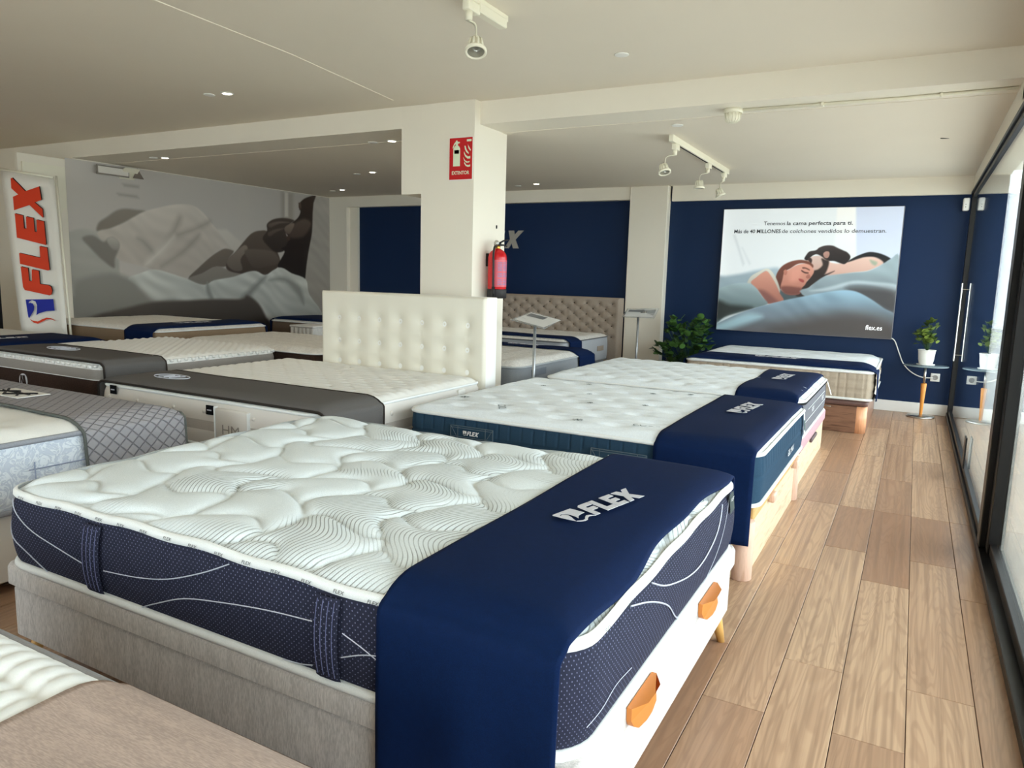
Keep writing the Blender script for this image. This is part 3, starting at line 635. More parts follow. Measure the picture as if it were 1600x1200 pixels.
def draped(name, label, group, M, axis, a0, a1, lo, hi, mat, off=.009, wav=.0, trim=None, seed=0, nw=26, hangs=(True, True), mount=None, a1f=None, flare=.0):
    """cloth laid over mattress M; it runs along `axis`, its width spans a0..a1 on the other axis; lo / hi = lower hem heights"""
    if axis == 'y': c0, c1 = M.y0, M.y1
    else: c0, c1 = M.x0, M.x1
    r = .026; g = .021+off*.3; zt = M.z1
    path = []
    def side(c, sgn, zlow):
        pts = []
        for z in np.linspace(zlow, zt-.021, 12): pts.append((c-sgn*g, z, 0.))
        for k in range(1, 8):
            a = math.pi/2*k/8; pts.append((c-sgn*g+sgn*(r+g)*(1-math.cos(a)), zt-.021, math.sin(a)**.7))
        return pts
    if hangs[0]: path += side(c0, 1, lo)
    for c in np.linspace(c0+r if hangs[0] else c0+.02, c1-r if hangs[1] else c1-.02, int((c1-c0)/.022)): path.append((c, None, 1.))
    if hangs[1]: path += side(c1, -1, hi)[::-1]
    rs = np.random.RandomState(seed); ph = rs.rand(6)*6.28
    V = []; n = len(path); E0 = []; E1 = []
    ws = np.linspace(0, 1, nw)
    for i, (c, z, t) in enumerate(path):
        for j, w in enumerate(ws):
            e1 = a1 + (a1f(c) if a1f else 0)
            a = a0+(e1-a0)*w
            x, y = (a, c) if axis == 'y' else (c, a)
            if z is None or t > 0:
                cx = min(max(x, M.x0+.001), M.x1-.001); cy = min(max(y, M.y0+.001), M.y1-.001)
                zt_ = float(M.H(np.array([cx]), np.array([cy]), False)[0])+off*(1-.55*w**5)
                dd = min(cx-M.x0, M.x1-cx, cy-M.y0, M.y1-cy)
                zt_ += wav*(math.sin(a*9+ph[0]+2*math.sin(c*4+ph[1]))*.5+math.sin(c*7+a*5+ph[2])*.5)*min(1, dd/.1)
                z_ = zt_ if z is None else z+(zt_-z)*t
            else:
                z_ = z; dep = max(0, (zt-.03-z)); k = (.010+flare)*min(1, dep/.12)
                dlt = k*(math.sin(a*11+ph[3])*.5+.5)+.004*math.sin(a*31+ph[4])*min(1, dep/.2)
                s_ = -1 if c < (c0+c1)/2 else 1
                if axis == 'y': y = c+s_*dlt
                else: x = c+s_*dlt
            p = (x, y, z_); V.append(p)
            if j == 0: E0.append(p)
            if j == nw-1: E1.append(p)
    o = mesh(name, V, grid_faces(n, nw), mat, None, True)
    fixn(o); sm = o.modifiers.new('thick', 'SOLIDIFY'); sm.thickness = .005; sm.offset = 0
    tag(o, label, 'runner' if 'runner' in name else 'throw', group or ('runners over the beds' if 'runner' in name else 'throws over the beds'))
    if trim:
        for E in (E0, E1): MB().tube(E[::2]+[E[-1]], .0075, 6).build('edge_binding', trim, o, True)
    return o
def upholstered_base(parent, x0, x1, y0, y1, z0, z1, mat, split=None, r=.04, nm='base_body'):
    def shell(a, b, rr, name, inset=0.):
        P, nr, s = perimeter(x0+inset, x1-inset, y0+inset, y1-inset, rr, .12); V = []; lv = [(a, -.008), (a+.006, 0), (b-.014, 0), (b-.004, -.005), (b, -.014)]
        for z, o_ in lv: V += [(p[0]+n_[0]*o_, p[1]+n_[1]*o_, z) for p, n_ in zip(P, nr)]
        f = grid_faces(len(lv), len(P), True); n = len(P); f.append(tuple(range((len(lv)-1)*n, len(lv)*n))); f.append(tuple(range(n-1, -1, -1)))
        return shade_auto(mesh(name, V, f, mat, parent), 50)
    if split:
        shell(z0, split, r*.9, nm, .012); shell(split+.002, z1, r, 'lid')
    else: shell(z0, z1, r, nm)
def tapered_leg(parent, x, y, z1, splay=(0, 0), r0=.024, r1=.014, mat=None):
    MB().tube([(x, y, z1), (x+splay[0], y+splay[1], 0.0)], [r0, r1], 12).build('leg', mat or leg_wood, parent, True)
def tuft(P, pitch_x, pitch_y, depth, rx, ry, x0, y0, elong=0.):
    """dimples on a staggered lattice"""
    def q(x, y):
        row = np.floor((y-y0)/pitch_y); fy = (y-y0)/pitch_y-row-.5
        fx = (x-x0)/pitch_x+.5*(np.mod(row, 2)); fx = fx-np.floor(fx)-.5
        d2 = (fx*pitch_x/rx)**2+(fy*pitch_y/ry)**2
        return -depth*np.exp(-d2)+P*np.cos(2*math.pi*fx)*np.cos(2*math.pi*fy)
    return q
def tag_label(parent, verts, mat=None, nm='side_label'):
    return fixn(MB().add(verts, [(0, 1, 2, 3)]).build(nm, mat or M_black_fab, parent))

# ---------------------------------------------------------------- 1  front bed: navy dotted mattress on a heather grey ottoman base
b = thing('divan', 'light heather grey storage divan with two tan handles under the front dotted mattress', 'divan', (-1.49, 1.93, 0))
upholstered_base(b, -2.505, -.49, 1.195, 2.685, .13, .375, heather, split=.303, r=.05)
for x, y, sx, sy in ((-.54, 2.60, .02, .05), (-.54, 1.28, .02, -.05), (-2.44, 2.60, -.02, .05), (-2.44, 1.28, -.02, -.05)):
    tapered_leg(b, x, y, .14, (sx, sy))
for ya, yb in ((1.49, 1.67), (2.12, 2.31)):
    # a bent leather pull: flat top edge, rounded lower edge, standing proud of the lid
    yc, hw = (ya+yb)/2, (yb-ya)/2
    prof = [(-hw, 0), (-hw, -.030), (-hw+.008, -.046), (-hw+.025, -.056), (-.02, -.060), (.02, -.060), (hw-.025, -.056), (hw-.008, -.046), (hw, -.030), (hw, 0), (hw*.5, 0), (0, 0), (-hw*.5, 0)]
    V = []; nP = len(prof)
    for dx in (0, .004): 
        for py, pz in prof:
            bow = .006+.026*(1-(py/hw)**4)*(1 if pz > -.035 else .6)
            V.append((-.489 if dx == 0 else -.487+bow+dx, yc+py, .366+pz))
    f = [tuple(range(nP-1, -1, -1)), tuple(range(nP, 2*nP))]+[(i, (i+1) % nP, (i+1) % nP+nP, i+nP) for i in range(nP)]
    h = shade_auto(fixn(mesh('pull_handle', V, f, tan_handle, b)), 35)
m1 = thing('mattress', 'large navy dotted mattress with white wave-quilted top in the foreground', 'mattress', (-1.49, 1.93, .38))
def wave_q(x, y):
    wx = x+.060*np.sin(y*2*math.pi/.50)+.014*np.sin(y*2*math.pi/.23+x*3); a = wx/.30; fa = np.abs(a-np.floor(a)-.5)*2      # 1 at the seam
    cell = np.floor(a); wy = y+.035*np.sin(wx*2*math.pi/.30+cell*1.9)+.11*cell; bb = wy/.235; fb = np.abs(bb-np.floor(bb)-.5)*2
    sa = np.exp(-((1-fa)*.15/.013)**1.2); sb = np.exp(-((1-fb)*.1175/.011)**1.2)
    puff = (1-fa**3)*(1-fb**3)
    return -.011*sa-.008*sb+.012*puff-.004
M1 = mattress(m1, -2.49, -.505, 1.205, 2.655, .385, .612, wave_quilt, navy_dots, None, crown=.028, r=.11, quilt=wave_q, res=.0085, edge=.10, bulge=.022, ds=.02, nz=12,
              sag=lambda x, y: .008*np.sin(x*3.1+.4)*np.sin(y*2.0))
P, nr, s = perimeter(M1.x0, M1.x1, M1.y0, M1.y1, M1.r, .03)
# flat white tape with the woven name at the top, roll piping at the bottom
V = []
for z, o_ in ((-.006, .004), (.000, .008), (.011, .007), (.017, .001), (.018, -.006)):
    V += [(p[0]+n_[0]*o_, p[1]+n_[1]*o_, M1.z1+z+float(M1.sag(p[0], p[1]))+.003*math.sin(q*21)) for p, n_, q in zip(P, nr, s)]
mesh('top_piping', V, grid_faces(5, len(P), True), piping_white, m1, True)
MB().tube([(p[0]+n_[0]*.004, p[1]+n_[1]*.004, .386) for p, n_ in zip(P, nr)], .013, 8, True).build('bottom_piping', piping_white, m1, True)
for k in range(15):
    x = -2.36+k*.0985
    z = M1.z1+float(M1.sag(x, M1.y0))
    put_text('piping_lettering', 'FLEX', M_print_dark, m1, (x, M1.y0-.0108, z-.001), (1, 0, 0), (0, .2, 1), width=.032, height=.009, shear=.2)
for k in range(9):
    y = 1.36+k*.135; z = M1.z1+float(M1.sag(M1.x1, y))
    put_text('piping_lettering', 'FLEX', M_print_dark, m1, (M1.x1+.0108, y, z-.001), (0, 1, 0), (-.2, 0, 1), width=.032, height=.009, shear=.2)
for xa, xb in ((-2.03, -1.95), (-1.145, -1.07)):       # carrying straps
    V = []; n = 12
    for i in range(n):
        t = i/(n-1); z = .40+(.600-.40)*t; o_ = .022*math.sin(math.pi*(z-.385)/.227)**.6+.006
        for xx in np.linspace(xa, xb, 6): V.append((xx, M1.y0-o_-.004*(1 if xa+.004 < xx < xb-.004 else 0), z))
    st = mesh('carry_strap', V, grid_faces(n, 6), navy_dots, m1, True)
    for q in range(4):
        xx = xa+.012+(xb-xa-.024)*q/3
        MB().tube([(xx, M1.y0-.0105-.022*math.sin(math.pi*(z-.385)/.227)**.6, z) for z in np.linspace(.41, .592, 9)], .0012, 4).build('stitching', fabric('navy_thread', L(96, 100, 132), .1) if q == 0 and xa < -2 else bpy.data.materials['navy_thread'], st)
thread = fabric('pale_thread', L(190, 194, 206), .05)
def corner_y(x): d = max(0, M1.x0+M1.r-x); return M1.y0+M1.r-math.sqrt(max(0, M1.r**2-d*d))
def side_o(z): return .022*math.sin(math.pi*max(0, min(1, (z-.385)/.227)))**.6-.001
near = [[(-2.43, .595), (-2.36, .55), (-2.28, .52), (-2.15, .495), (-2.04, .475)], [(-2.475, .56), (-2.42, .49), (-2.32, .44), (-2.24, .395)],
        [(-1.94, .475), (-1.79, .49), (-1.66, .515), (-1.53, .56), (-1.44, .60)], [(-1.80, .395), (-1.72, .43), (-1.60, .475), (-1.46, .50), (-1.30, .52), (-1.15, .53)],
        [(-1.06, .525), (-1.0, .505), (-.93, .475)], [(-1.065, .465), (-1.0, .49), (-.93, .505)], [(-1.16, .415), (-1.20, .405), (-1.26, .40)]]
for c in near:
    MB().tube([(x, corner_y(x)-side_o(z), z) for x, z in spline(c, 5)], .0016, 4).build('embroidered_line', thread, m1)
foot = [[(1.51, .60), (1.60, .575), (1.68, .545), (1.77, .50), (1.85, .44), (1.92, .40)], [(1.66, .60), (1.74, .565), (1.85, .535), (1.97, .51), (2.08, .50), (2.19, .51), (2.30, .54), (2.40, .60)],
        [(1.24, .46), (1.32, .455), (1.40, .47), (1.50, .46)], [(2.2, .40), (2.32, .47), (2.44, .56), (2.5, .60)]]
for k, c in enumerate(foot):
    MB().tube([(M1.x1+side_o(z), y, z) for y, z in spline(c, 5)], .0022 if k < 2 else .0009, 4).build('embroidered_line', thread, m1)
tg = tag_label(m1, [(M1.x1+.014, 2.47, .612), (M1.x1+.014, 2.53, .618), (M1.x1+.022, 2.53, .555), (M1.x1+.022, 2.47, .548)], plain('green_black_label', L(34, 50, 48), .6))
put_text('label_lettering', 'FLEX', M_white_print, tg, (M1.x1+.0195, 2.50, .590), (0, 1, 0), (.1, 0, 1), width=.04, height=.014)

r1 = draped('bed_runner', 'wide navy runner with silver lettering over the foot of the front dotted mattress', None, M1, 'y', -.955, -.525, .03, .30,
            blue_cloth, off=.021, wav=.006, seed=3, nw=40, a1f=lambda c: .010*math.sin(c*5.5)+.005*math.sin(c*13))
def on(M, e=.016): return lambda p: (p[0], p[1], float(M.H(np.array([p[0]]), np.array([p[1]]), False)[0])+e+(p[2]-1.0))
flex_logo(r1, (-.735, 1.93, 1.0), (.24, 1, 0), (-1, .24, 0), .36, M_silver_print, mapf=on(M1, .034), name='logo')

# ---------------------------------------------------------------- 2  second bed: slate mattress on pale oak base
b = thing('divan', 'pale oak storage divan with pinkish round corner posts under the slate green mattress', 'divan', (-1.48, 4.0, 0))
MB().box(-2.41, -.60, 3.27, 4.76, .0, .27, .004).build('side_panel', oak_light, b)
MB().box(-.60, -.560, 3.33, 4.72, .0, .262, .003).build('foot_panel', oak_light, b)
MB().box(-.60, -.548, 3.33, 4.72, .264, .335, .006).box(-2.40, -.60, 3.265, 3.30, .27, .335, .004).box(-2.40, -.60, 4.72, 4.755, .27, .335, .004).build('lid_frame', oak_gold, b)
for y in (3.30, 4.735): 
    MB().lathe([(.046, 0), (.048, .003), (.048, .268), (.044, .274), (.01, .275)], (-.582, y, 0), 20).build('corner_post', oak_post, b, True)
for y in (3.80, 4.60):
    MB().box(-.560, -.525, y-.04, y+.04, .235, .285, .012, 3).build('lid_handle', oak_post, b, True)
m2 = thing('mattress', 'slate green sided mattress with tufted white top, second from the front', 'mattress', (-1.48, 4.0, .34))
def disp2(s, t, P):
    g = np.abs(((s/.068) % 1)-.5)*2; k = 1 if .60 < t < .93 else 0
    return -.007*np.exp(-((1-g)*.034/.0035)**2)*k - (.006 if .52 < t < .60 else 0)
M2 = mattress(m2, -2.43, -.53, 3.25, 4.76, .343, .578, cool_knit, slate_fab, piping_white, crown=.036, r=.10,
              quilt=tuft(.004, .30, .17, .034, .060, .030, -2.3, 3.3), res=.013, edge=.12, disp=disp2, ds=.006, nz=26, pipe_r=.010,
              sag=lambda x, y: -.012*np.clip((y-4.3), 0, 1))
for x0_, x1_, zc in ((-2.12, -1.86, .50), (-1.31, -1.03, .485)):
    y_ = 3.25-.016; MB().box(x0_, x1_, y_-.004, y_+.01, zc-.034, zc+.034, .003).build('handle_patch', slate_fab, m2)
    rim = plain('grey_stitch_tape', L(92, 106, 114), .7) if 'grey_stitch_tape' not in bpy.data.materials else bpy.data.materials['grey_stitch_tape']
    mb = MB()
    for dz in (-.034, .034, -.024, .024): mb.box(x0_, x1_, y_-.006, y_-.003, zc+dz-.0015, zc+dz+.0015)
    for xx in (x0_, x0_+.045, x1_-.045, x1_): mb.box(xx-.0015, xx+.0015, y_-.006, y_-.003, zc-.034, zc+.034)
    mb.tube([(x0_, y_-.005, zc+.034), (x0_+.045, y_-.005, zc-.034)], .0014, 4).tube([(x1_, y_-.005, zc+.034), (x1_-.045, y_-.005, zc-.034)], .0014, 4)
    hp = mb.build('handle_stitching', rim, m2)
    flex_logo(hp, ((x0_+x1_)/2, y_-.009, zc-.001), (1, 0, 0), (0, 0, 1), .10, M_white_print, up=(0, -1, 0), depth=.0006)
lm = fabric('sage_print', L(84, 96, 98), .1)
def cool_mark(x, y, ang, k=1.):
    ux = Vector((math.cos(ang), math.sin(ang), 0)); uy = Vector((-math.sin(ang), math.cos(ang), 0))
    z = float(M2.H(np.array([x]), np.array([y]))[0])+.002
    put_text('top_lettering', 'COOL', lm, m2, (x, y, z), ux, uy, width=.13*k, height=.045*k)
def flake(x, y, k=.028):
    z = float(M2.H(np.array([x]), np.array([y]))[0])+.003; mb = MB()
    for q in range(6):
        a = q*math.pi/3; d = Vector((math.cos(a), math.sin(a), 0)); n_ = Vector((-d.y, d.x, 0)); o_ = Vector((x, y, z))
        mb.add([o_-n_*.0022, o_+d*k-n_*.0022, o_+d*k+n_*.0022, o_+n_*.0022], [(0, 1, 2, 3)])
        for sgn in (1, -1):
            e = o_+d*k*.6; f_ = e+(d+n_*sgn)*k*.35; mb.add([e-d*.002, f_-d*.002, f_+d*.002, e+d*.002], [(0, 1, 2, 3)])
    mb.build('snowflake_print', lm, m2)
cool_mark(-1.95, 3.44, -1.0); cool_mark(-1.10, 3.42, .35); flake(-1.45, 3.38); flake(-2.28, 3.62)
for x, y in ((-2.0, 3.9), (-1.6, 3.9), (-1.75, 4.25), (-1.3, 4.0), (-2.1, 4.3), (-1.4, 4.45), (-1.2, 4.6), (-1.9, 4.6)): flake(x, y, .018)
tl = tag_label(m2, [(M2.x1+.013, 4.58, .572), (M2.x1+.013, 4.63, .572), (M2.x1+.024, 4.63, .44), (M2.x1+.024, 4.58, .44)], plain('teal_white_label', L(196, 206, 202), .6))
tag_label(tl, [(M2.x1+.0185, 4.583, .53), (M2.x1+.0185, 4.627, .53), (M2.x1+.024, 4.627, .47), (M2.x1+.024, 4.583, .47)], plain('teal_label', L(48, 84, 84), .6), 'label_band')
put_text('side_lettering', 'GEL MAX', M_white_print, m2, (M2.x1+.019, 4.10, .43), (0, 1, 0), (0, 0, 1), width=.20, height=.035)
r2 = draped('bed_runner', 'navy runner hanging low over the foot of the slate green mattress', None, M2, 'y', -1.0, -.545, .18, .34,
            blue_cloth, off=.009, wav=.004, seed=8, nw=24)
flex_logo(r2, (-.775, 4.20, 1.0), (.1, 1, 0), (-1, .1, 0), .40, M_silver_print, mapf=on(M2, .017))

# ---------------------------------------------------------------- 3  third bed: grey sided mattress on pale oak base with mauve lid
b = thing('divan', 'pale oak storage divan with mauve lid, third of the window row', 'divan', (-1.5, 5.7, 0))
MB().box(-2.40, -.575, 4.98, 6.42, 0, .235, .004).build('base_body', oak_light, b)
MB().box(-2.41, -.562, 4.96, 6.43, .238, .325, .012, 2).build('lid', mauve_fab, b, True)
MB().box(-.575, -.555, 5.55, 5.85, .205, .236, .008, 2).build('finger_grip', plain('grip_mauve_grey', L(88, 72, 74), .6), b)  # grip bar in one plain mauve grey
m3 = thing('mattress', 'thin-looking grey sided mattress with tufted white top, third from the front by the window', 'mattress', (-1.5, 5.7, .33))
M3 = mattress(m3, -2.42, -.57, 4.96, 6.42, .33, .575, cool_knit, fabric('ash_grey_border', L(112, 112, 118), .1, 400), piping_white, crown=.040, r=.11,
              quilt=tuft(.006, .26, .15, .036, .050, .030, -2.3, 5.0), res=.016, edge=.12, ds=.04)
MB().tube([(p[0]+n_[0]*.004, p[1]+n_[1]*.004, .560) for p, n_ in zip(*perimeter(-2.42, -.57, 4.96, 6.42, .11, .05)[:2])], .008, 6, True).build('piping', fabric('black_piping', L(38, 38, 40), .1), m3, True)
for yy, w_ in ((5.45, .12), (6.05, .12)):
    put_text('side_lettering', 'FLEX', M_white_print, m3, (M3.x1+.012, yy, .455), (0, 1, 0), (0, 0, 1), width=w_, height=.035)
MB().box(M3.x1+.008, M3.x1+.010, 5.2, 6.2, .500, .503).box(M3.x1+.006, M3.x1+.008, 5.1, 6.3, .425, .428).build('stitch_line', piping_white, m3)
tag_label(m3, [(M3.x1+.014, 6.28, .565), (M3.x1+.014, 6.33, .565), (M3.x1+.05, 6.33, .46), (M3.x1+.05, 6.28, .46)], M_white)
r3 = draped('bed_runner', 'navy runner over the foot of the third window-row mattress', None, M3, 'y', -1.0, -.60, .30, .45,
            blue_cloth, off=.009, wav=.008, seed=5, nw=22)
flex_logo(r3, (-.81, 5.78, 1.0), (.08, 1, 0), (-1, .08, 0), .38, M_silver_print, mapf=on(M3, .020))

# ---------------------------------------------------------------- 4  bed under the lightbox poster
b = thing('divan', 'brown walnut storage divan with a coppery rounded corner post against the back wall', 'divan', (-1.1, 8.0, 0))
MB().box(-1.93, -.375, 7.235, 8.78, 0, .245, .003).build('front_panel', walnut, b)
MB().box(-.375, -.29, 7.31, 8.78, 0, .30, .003).build('side_panel', walnut_y, b)
MB().lathe([(.072, 0), (.072, .243)], (-.362, 7.307, 0), 24).build('corner_post', copper_wood, b, True)
MB().box(-1.95, -.285, 7.215, 8.79, .247, .305, .026, 4).build('lid', lid_brown, b, True)
MB().box(-.66, -.59, 7.228, 7.237, .222, .232, .003, 2).build('lid_grip', M_chrome, b, True)
MB().lathe([(.018, 0), (.018, .03)], (-.82, 7.205, .295), 10, (0, 1, 0)).build('lid_latch', M_black, b, True)
m4 = thing('mattress', 'beige sided mattress with grid stitching under the lightbox poster', 'mattress', (-1.1, 8.0, .31))
def disp4(s, t, P):
    g = np.abs(((s/.074) % 1)-.5)*2; a = np.exp(-((1-g)*.037/.005)**2); b_ = math.exp(-((t-.33)/.04)**2)+math.exp(-((t-.68)/.04)**2)
    return -.008*np.maximum(a, b_)
M4 = mattress(m4, -1.95, -.26, 7.20, 8.79, .312, .560, cool_knit, beige_fab, piping_white, crown=.045, r=.07, quilt=tuft(.002, .34, .22, .018, .06, .045, -1.8, 7.3),
              res=.02, edge=.16, disp=disp4, ds=.010, nz=16, pipe_r=.012)
MB().box(-.253, -.249, 8.05, 8.35, .40, .48, .001).build('side_label', M_white, m4)
r4 = draped('bed_runner', 'navy runner across the near edge of the mattress under the lightbox poster', None, M4, 'x', 7.215, 7.62, .34, .31,
            blue_cloth, off=.010, wav=.004, seed=2, nw=18)
flex_logo(r4, (-1.12, 7.40, 1.0), (1, 0, 0), (0, 1, 0), .42, M_silver_print, mapf=on(M4, .018))

# ---------------------------------------------------------------- 5  bottom left bed with greige throw
b = thing('divan', 'dark brown divan hidden under the greige throw in the bottom left corner', 'divan', (-1.5, 0, 0))
upholstered_base(b, -2.5, -.52, -.70, .74, .06, .32, fabric('brown_base_fabric', L(92, 66, 48), .15), r=.05)
for x in (-2.4, -.62):
    for y in (-.6, .64): tapered_leg(b, x, y, .07)
m5 = thing('mattress', 'white ribbed mattress in the bottom left corner, half under a greige throw', 'mattress', (-1.5, 0, .33))
def rib_q(x, y):
    k = (x+.03*np.sin(y*9))/.052; f = np.abs(k-np.floor(k)-.5)*2; g = y/.34+.1; fg = np.abs(g-np.floor(g)-.5)*2
    return .009*(1-f**2.5)-.012*np.exp(-((1-fg)*.17/.016)**2)
M5 = mattress(m5, -2.48, -.55, -.70, .760, .325, .555, fabric('white_ribbed_top', L(236, 238, 236), .02, 500, bump=.0005), grey_fab, fabric('grey_piping', L(150, 150, 152), .05), crown=.03, r=.09, quilt=rib_q, res=.0075, edge=.09, pipe_r=.010)
t5 = draped('bed_throw', 'greige woven throw over the mattress in the bottom left corner', None, M5, 'y', -1.22, -.56, .2, .47, throw_fab, off=.011, wav=.006, seed=11, nw=40)

# ---------------------------------------------------------------- 6  left bed: pale blue damask side with quilted grey throw
b = thing('divan', 'white upholstered divan beneath the damask mattress with quilted throw', 'divan', (-4, 1.4, 0))
upholstered_base(b, -5.0, -3.11, .75, 2.30, .05, .33, satin_white, r=.04)
m6 = thing('mattress', 'white damask mattress with grey piping at the left edge, under a quilted throw', 'mattress', (-4, 1.4, .34))
def damask_q(x, y): return .004*np.sin(x*22+2*np.sin(y*14))*np.sin(y*19)
M6 = mattress(m6, -5.0, -3.10, .72, 2.33, .335, .612, ivory_knit, damask, fabric('ash_piping', L(150, 152, 158), .08), crown=.040, r=.10, quilt=damask_q, res=.02, edge=.13, pipe_r=.012, bulge=.016, ds=.03)
MB().tube([(-3.078, 1.62, .56-.03), (-3.076, 1.62, .45), (-3.078, 1.62, .36)], .003, 5).tube([(-3.078, 1.60, .50), (-3.072, 1.9, .50), (-3.078, 2.2, .50)], .003, 5).build('stitch_line', fabric('steel_blue_thread', L(150, 160, 182), .05), m6)
t6 = draped('bed_throw', 'diamond-quilted grey throw with dark binding over the damask mattress at the left', None, M6, 'x', 1.83, 2.325, .25, .20, quilt_throw, off=.012, wav=.003, seed=6, nw=24, trim=fabric('moss_grey_binding', L(92, 94, 90), .1))
z = .012+.021; mb = MB().box(-4.12, -3.80, 1.94, 2.10, 1.0, 1.003)
mb.v = [tuple(on(M6, .017)(p)) for p in mb.v]; pt = mb.build('printed_patch', M_white, t6)
for seg in ([(-4.10, 1.97), (-3.98, 2.05), (-3.86, 1.97)], [(-4.10, 2.06), (-3.96, 1.96), (-3.84, 2.06)], [(-4.08, 2.02), (-3.84, 2.02)]):
    MB().tube([on(M6, .022)(Vector((a, c, 1.0))) for a, c in seg], .006, 5).build('monogram_stroke', M_dark, pt)

# ---------------------------------------------------------------- 7  white mattress with graphite runner in front of the white headboard
b = thing('divan', 'beige linen divan under the white mattress in front of the buttoned headboard', 'divan', (-3.4, 3.5, 0))
upholstered_base(b, -4.33, -2.57, 2.74, 4.26, .04, .345, fabric('linen_base', L(196, 178, 156), .12, 200), split=.26, r=.04)
m7 = thing('mattress', 'white satin sided mattress with black square labels in front of the buttoned headboard', 'mattress', (-3.4, 3.5, .35))
def brick_q(x, y):
    row = np.floor(y/.075); f = np.abs(y/.075-row-.5)*2; k = x/.17+.5*np.mod(row, 2); g = np.abs(k-np.floor(k)-.5)*2
    return .014*(1-f**3)*(1-.8*g**6)-.007
M7 = mattress(m7, -4.35, -2.55, 2.70, 4.265, .347, .608, ivory_knit, satin_white, piping_white, crown=.030, r=.10, quilt=brick_q, res=.016, edge=.10, bulge=.02,
              bands=[(.347, .44, satin_white, 'border'), (.44, .495, fabric('silver_weave_band', L(186, 178, 170), .1), 'border_band'), (.495, .608, satin_white, 'border')], ds=.03)
dk = M_black_fab
for xx, zc in ((-4.18, .590), (-3.33, .560)):
    q = MB().box(xx-.028, xx+.028, 2.672, 2.680, zc-.026, zc+.026, .001).build('square_label', dk, m7)
    MB().box(xx-.017, xx+.017, 2.6705, 2.672, zc-.003, zc+.003).build('label_line', M_silver_print, q)
for xx in (-4.23, -3.96, -3.64, -3.385, -3.0, -2.72):
    MB().lathe([(.012, 0), (.010, .006), (.002, .008)], (xx, 2.684, .545), 10, (0, -1, 0)).build('button', satin_white, m7, True)
for yy in (2.95, 3.25, 3.55, 3.85, 4.1):
    MB().lathe([(.016, 0), (.014, .006), (.002, .010)], (M7.x1+.015, yy, .545), 10, (1, 0, 0)).build('button', satin_white, m7, True)
hp = MB().box(-3.285, -3.035, 2.668, 2.70, .35, .578, .010, 2).build('monogram_panel', satin_white, m7, True)
put_text('monogram', 'HM', plain('grey_embroidery', L(158, 150, 142), .6), hp, (-3.16, 2.6665, .44), (1, 0, 0), (0, 0, 1), width=.13, height=.055)
MB().box(-3.292, -3.284, 2.666, 2.70, .35, .585, .003).build('panel_piping', piping_white, m7)
MB().box(-3.036, -3.028, 2.666, 2.70, .35, .575, .003).build('panel_piping', piping_white, m7)
for yy in (3.02, 3.98): MB().box(M7.x1+.008, M7.x1+.024, yy-.04, yy+.04, .36, .595, .008, 2).build('carry_strap', M_white, m7, True)
r7 = draped('bed_runner', 'graphite grey runner with dark binding across the near end of the white satin sided mattress', None, M7, 'x', 2.705, 3.17, .30, .24, grey_runner, off=.012, wav=.002, seed=9, nw=20, trim=trim_dark)
def oval_mark(par, M, cx, cy, rx, ry, e, mat):
    mb = MB(); mb.tube([on(M, e)(Vector((cx+rx*math.cos(a), cy+ry*math.sin(a), 1.0))) for a in np.linspace(0, 2*math.pi, 25)[:-1]], .003, 5, True)
    for d in (-.35, 0, .35): mb.tube([on(M, e)(Vector((cx+rx*(d-.15), cy-ry*.6, 1.0))), on(M, e)(Vector((cx+rx*(d+.15), cy+ry*.6, 1.0)))], .0035, 5)
    mb.build('oval_monogram', mat, par)
oval_mark(r7, M7, -3.98, 2.93, .14, .07, .018, M_silver_print)
# white buttoned headboard
h = thing('headboard', 'cream leather headboard with two rows of buttons, behind the satin sided mattress', 'headboard', (-3.27, 4.36, 0))
HX0, HX1, HY, HZ = -4.00, -2.53, 4.285, 1.183
bx = [HX0+.17+k*(HX1-HX0-.34+.02)/6 for k in range(7)]; bz = (.985, .815, .66)
nx, nz = 150, 110; U, Vz = np.meshgrid(np.linspace(HX0, HX1, nx), np.linspace(.30, HZ, nz), indexing='ij'); U = U.ravel(); Vz = Vz.ravel()
d = np.zeros_like(U)
for x in bx:
    for z in bz:
        rr = np.hypot(U-x, (Vz-z)*.85); d = np.maximum(d, .026*np.exp(-(rr/.045)**1.3))
    col = (Vz < .985) & (Vz > .55); d = np.maximum(d, np.where(col, .010*np.exp(-(np.abs(U-x)/.010)), 0))
e = np.minimum(np.minimum(U-HX0, HX1-U), HZ-Vz); d += .02*np.clip(1-e/.02, 0, 1)**2
hp = mesh('padded_panel', np.stack([U, HY-.028+d, Vz], 1), grid_faces(nx, nz), cream_leather, h, True); fixn(hp)
MB().box(HX0+.001, HX1-.001, HY-.008, HY+.135, 0, HZ-.002, .006, 2).build('side_board', M_white, h, True)
for x in bx:
    for z in bz[:2]: MB().lathe([(.010, 0), (.0095, .004), (.003, .007)], (x, HY-.003, z), 12, (0, -1, 0)).build('button', cream_leather, h, True)

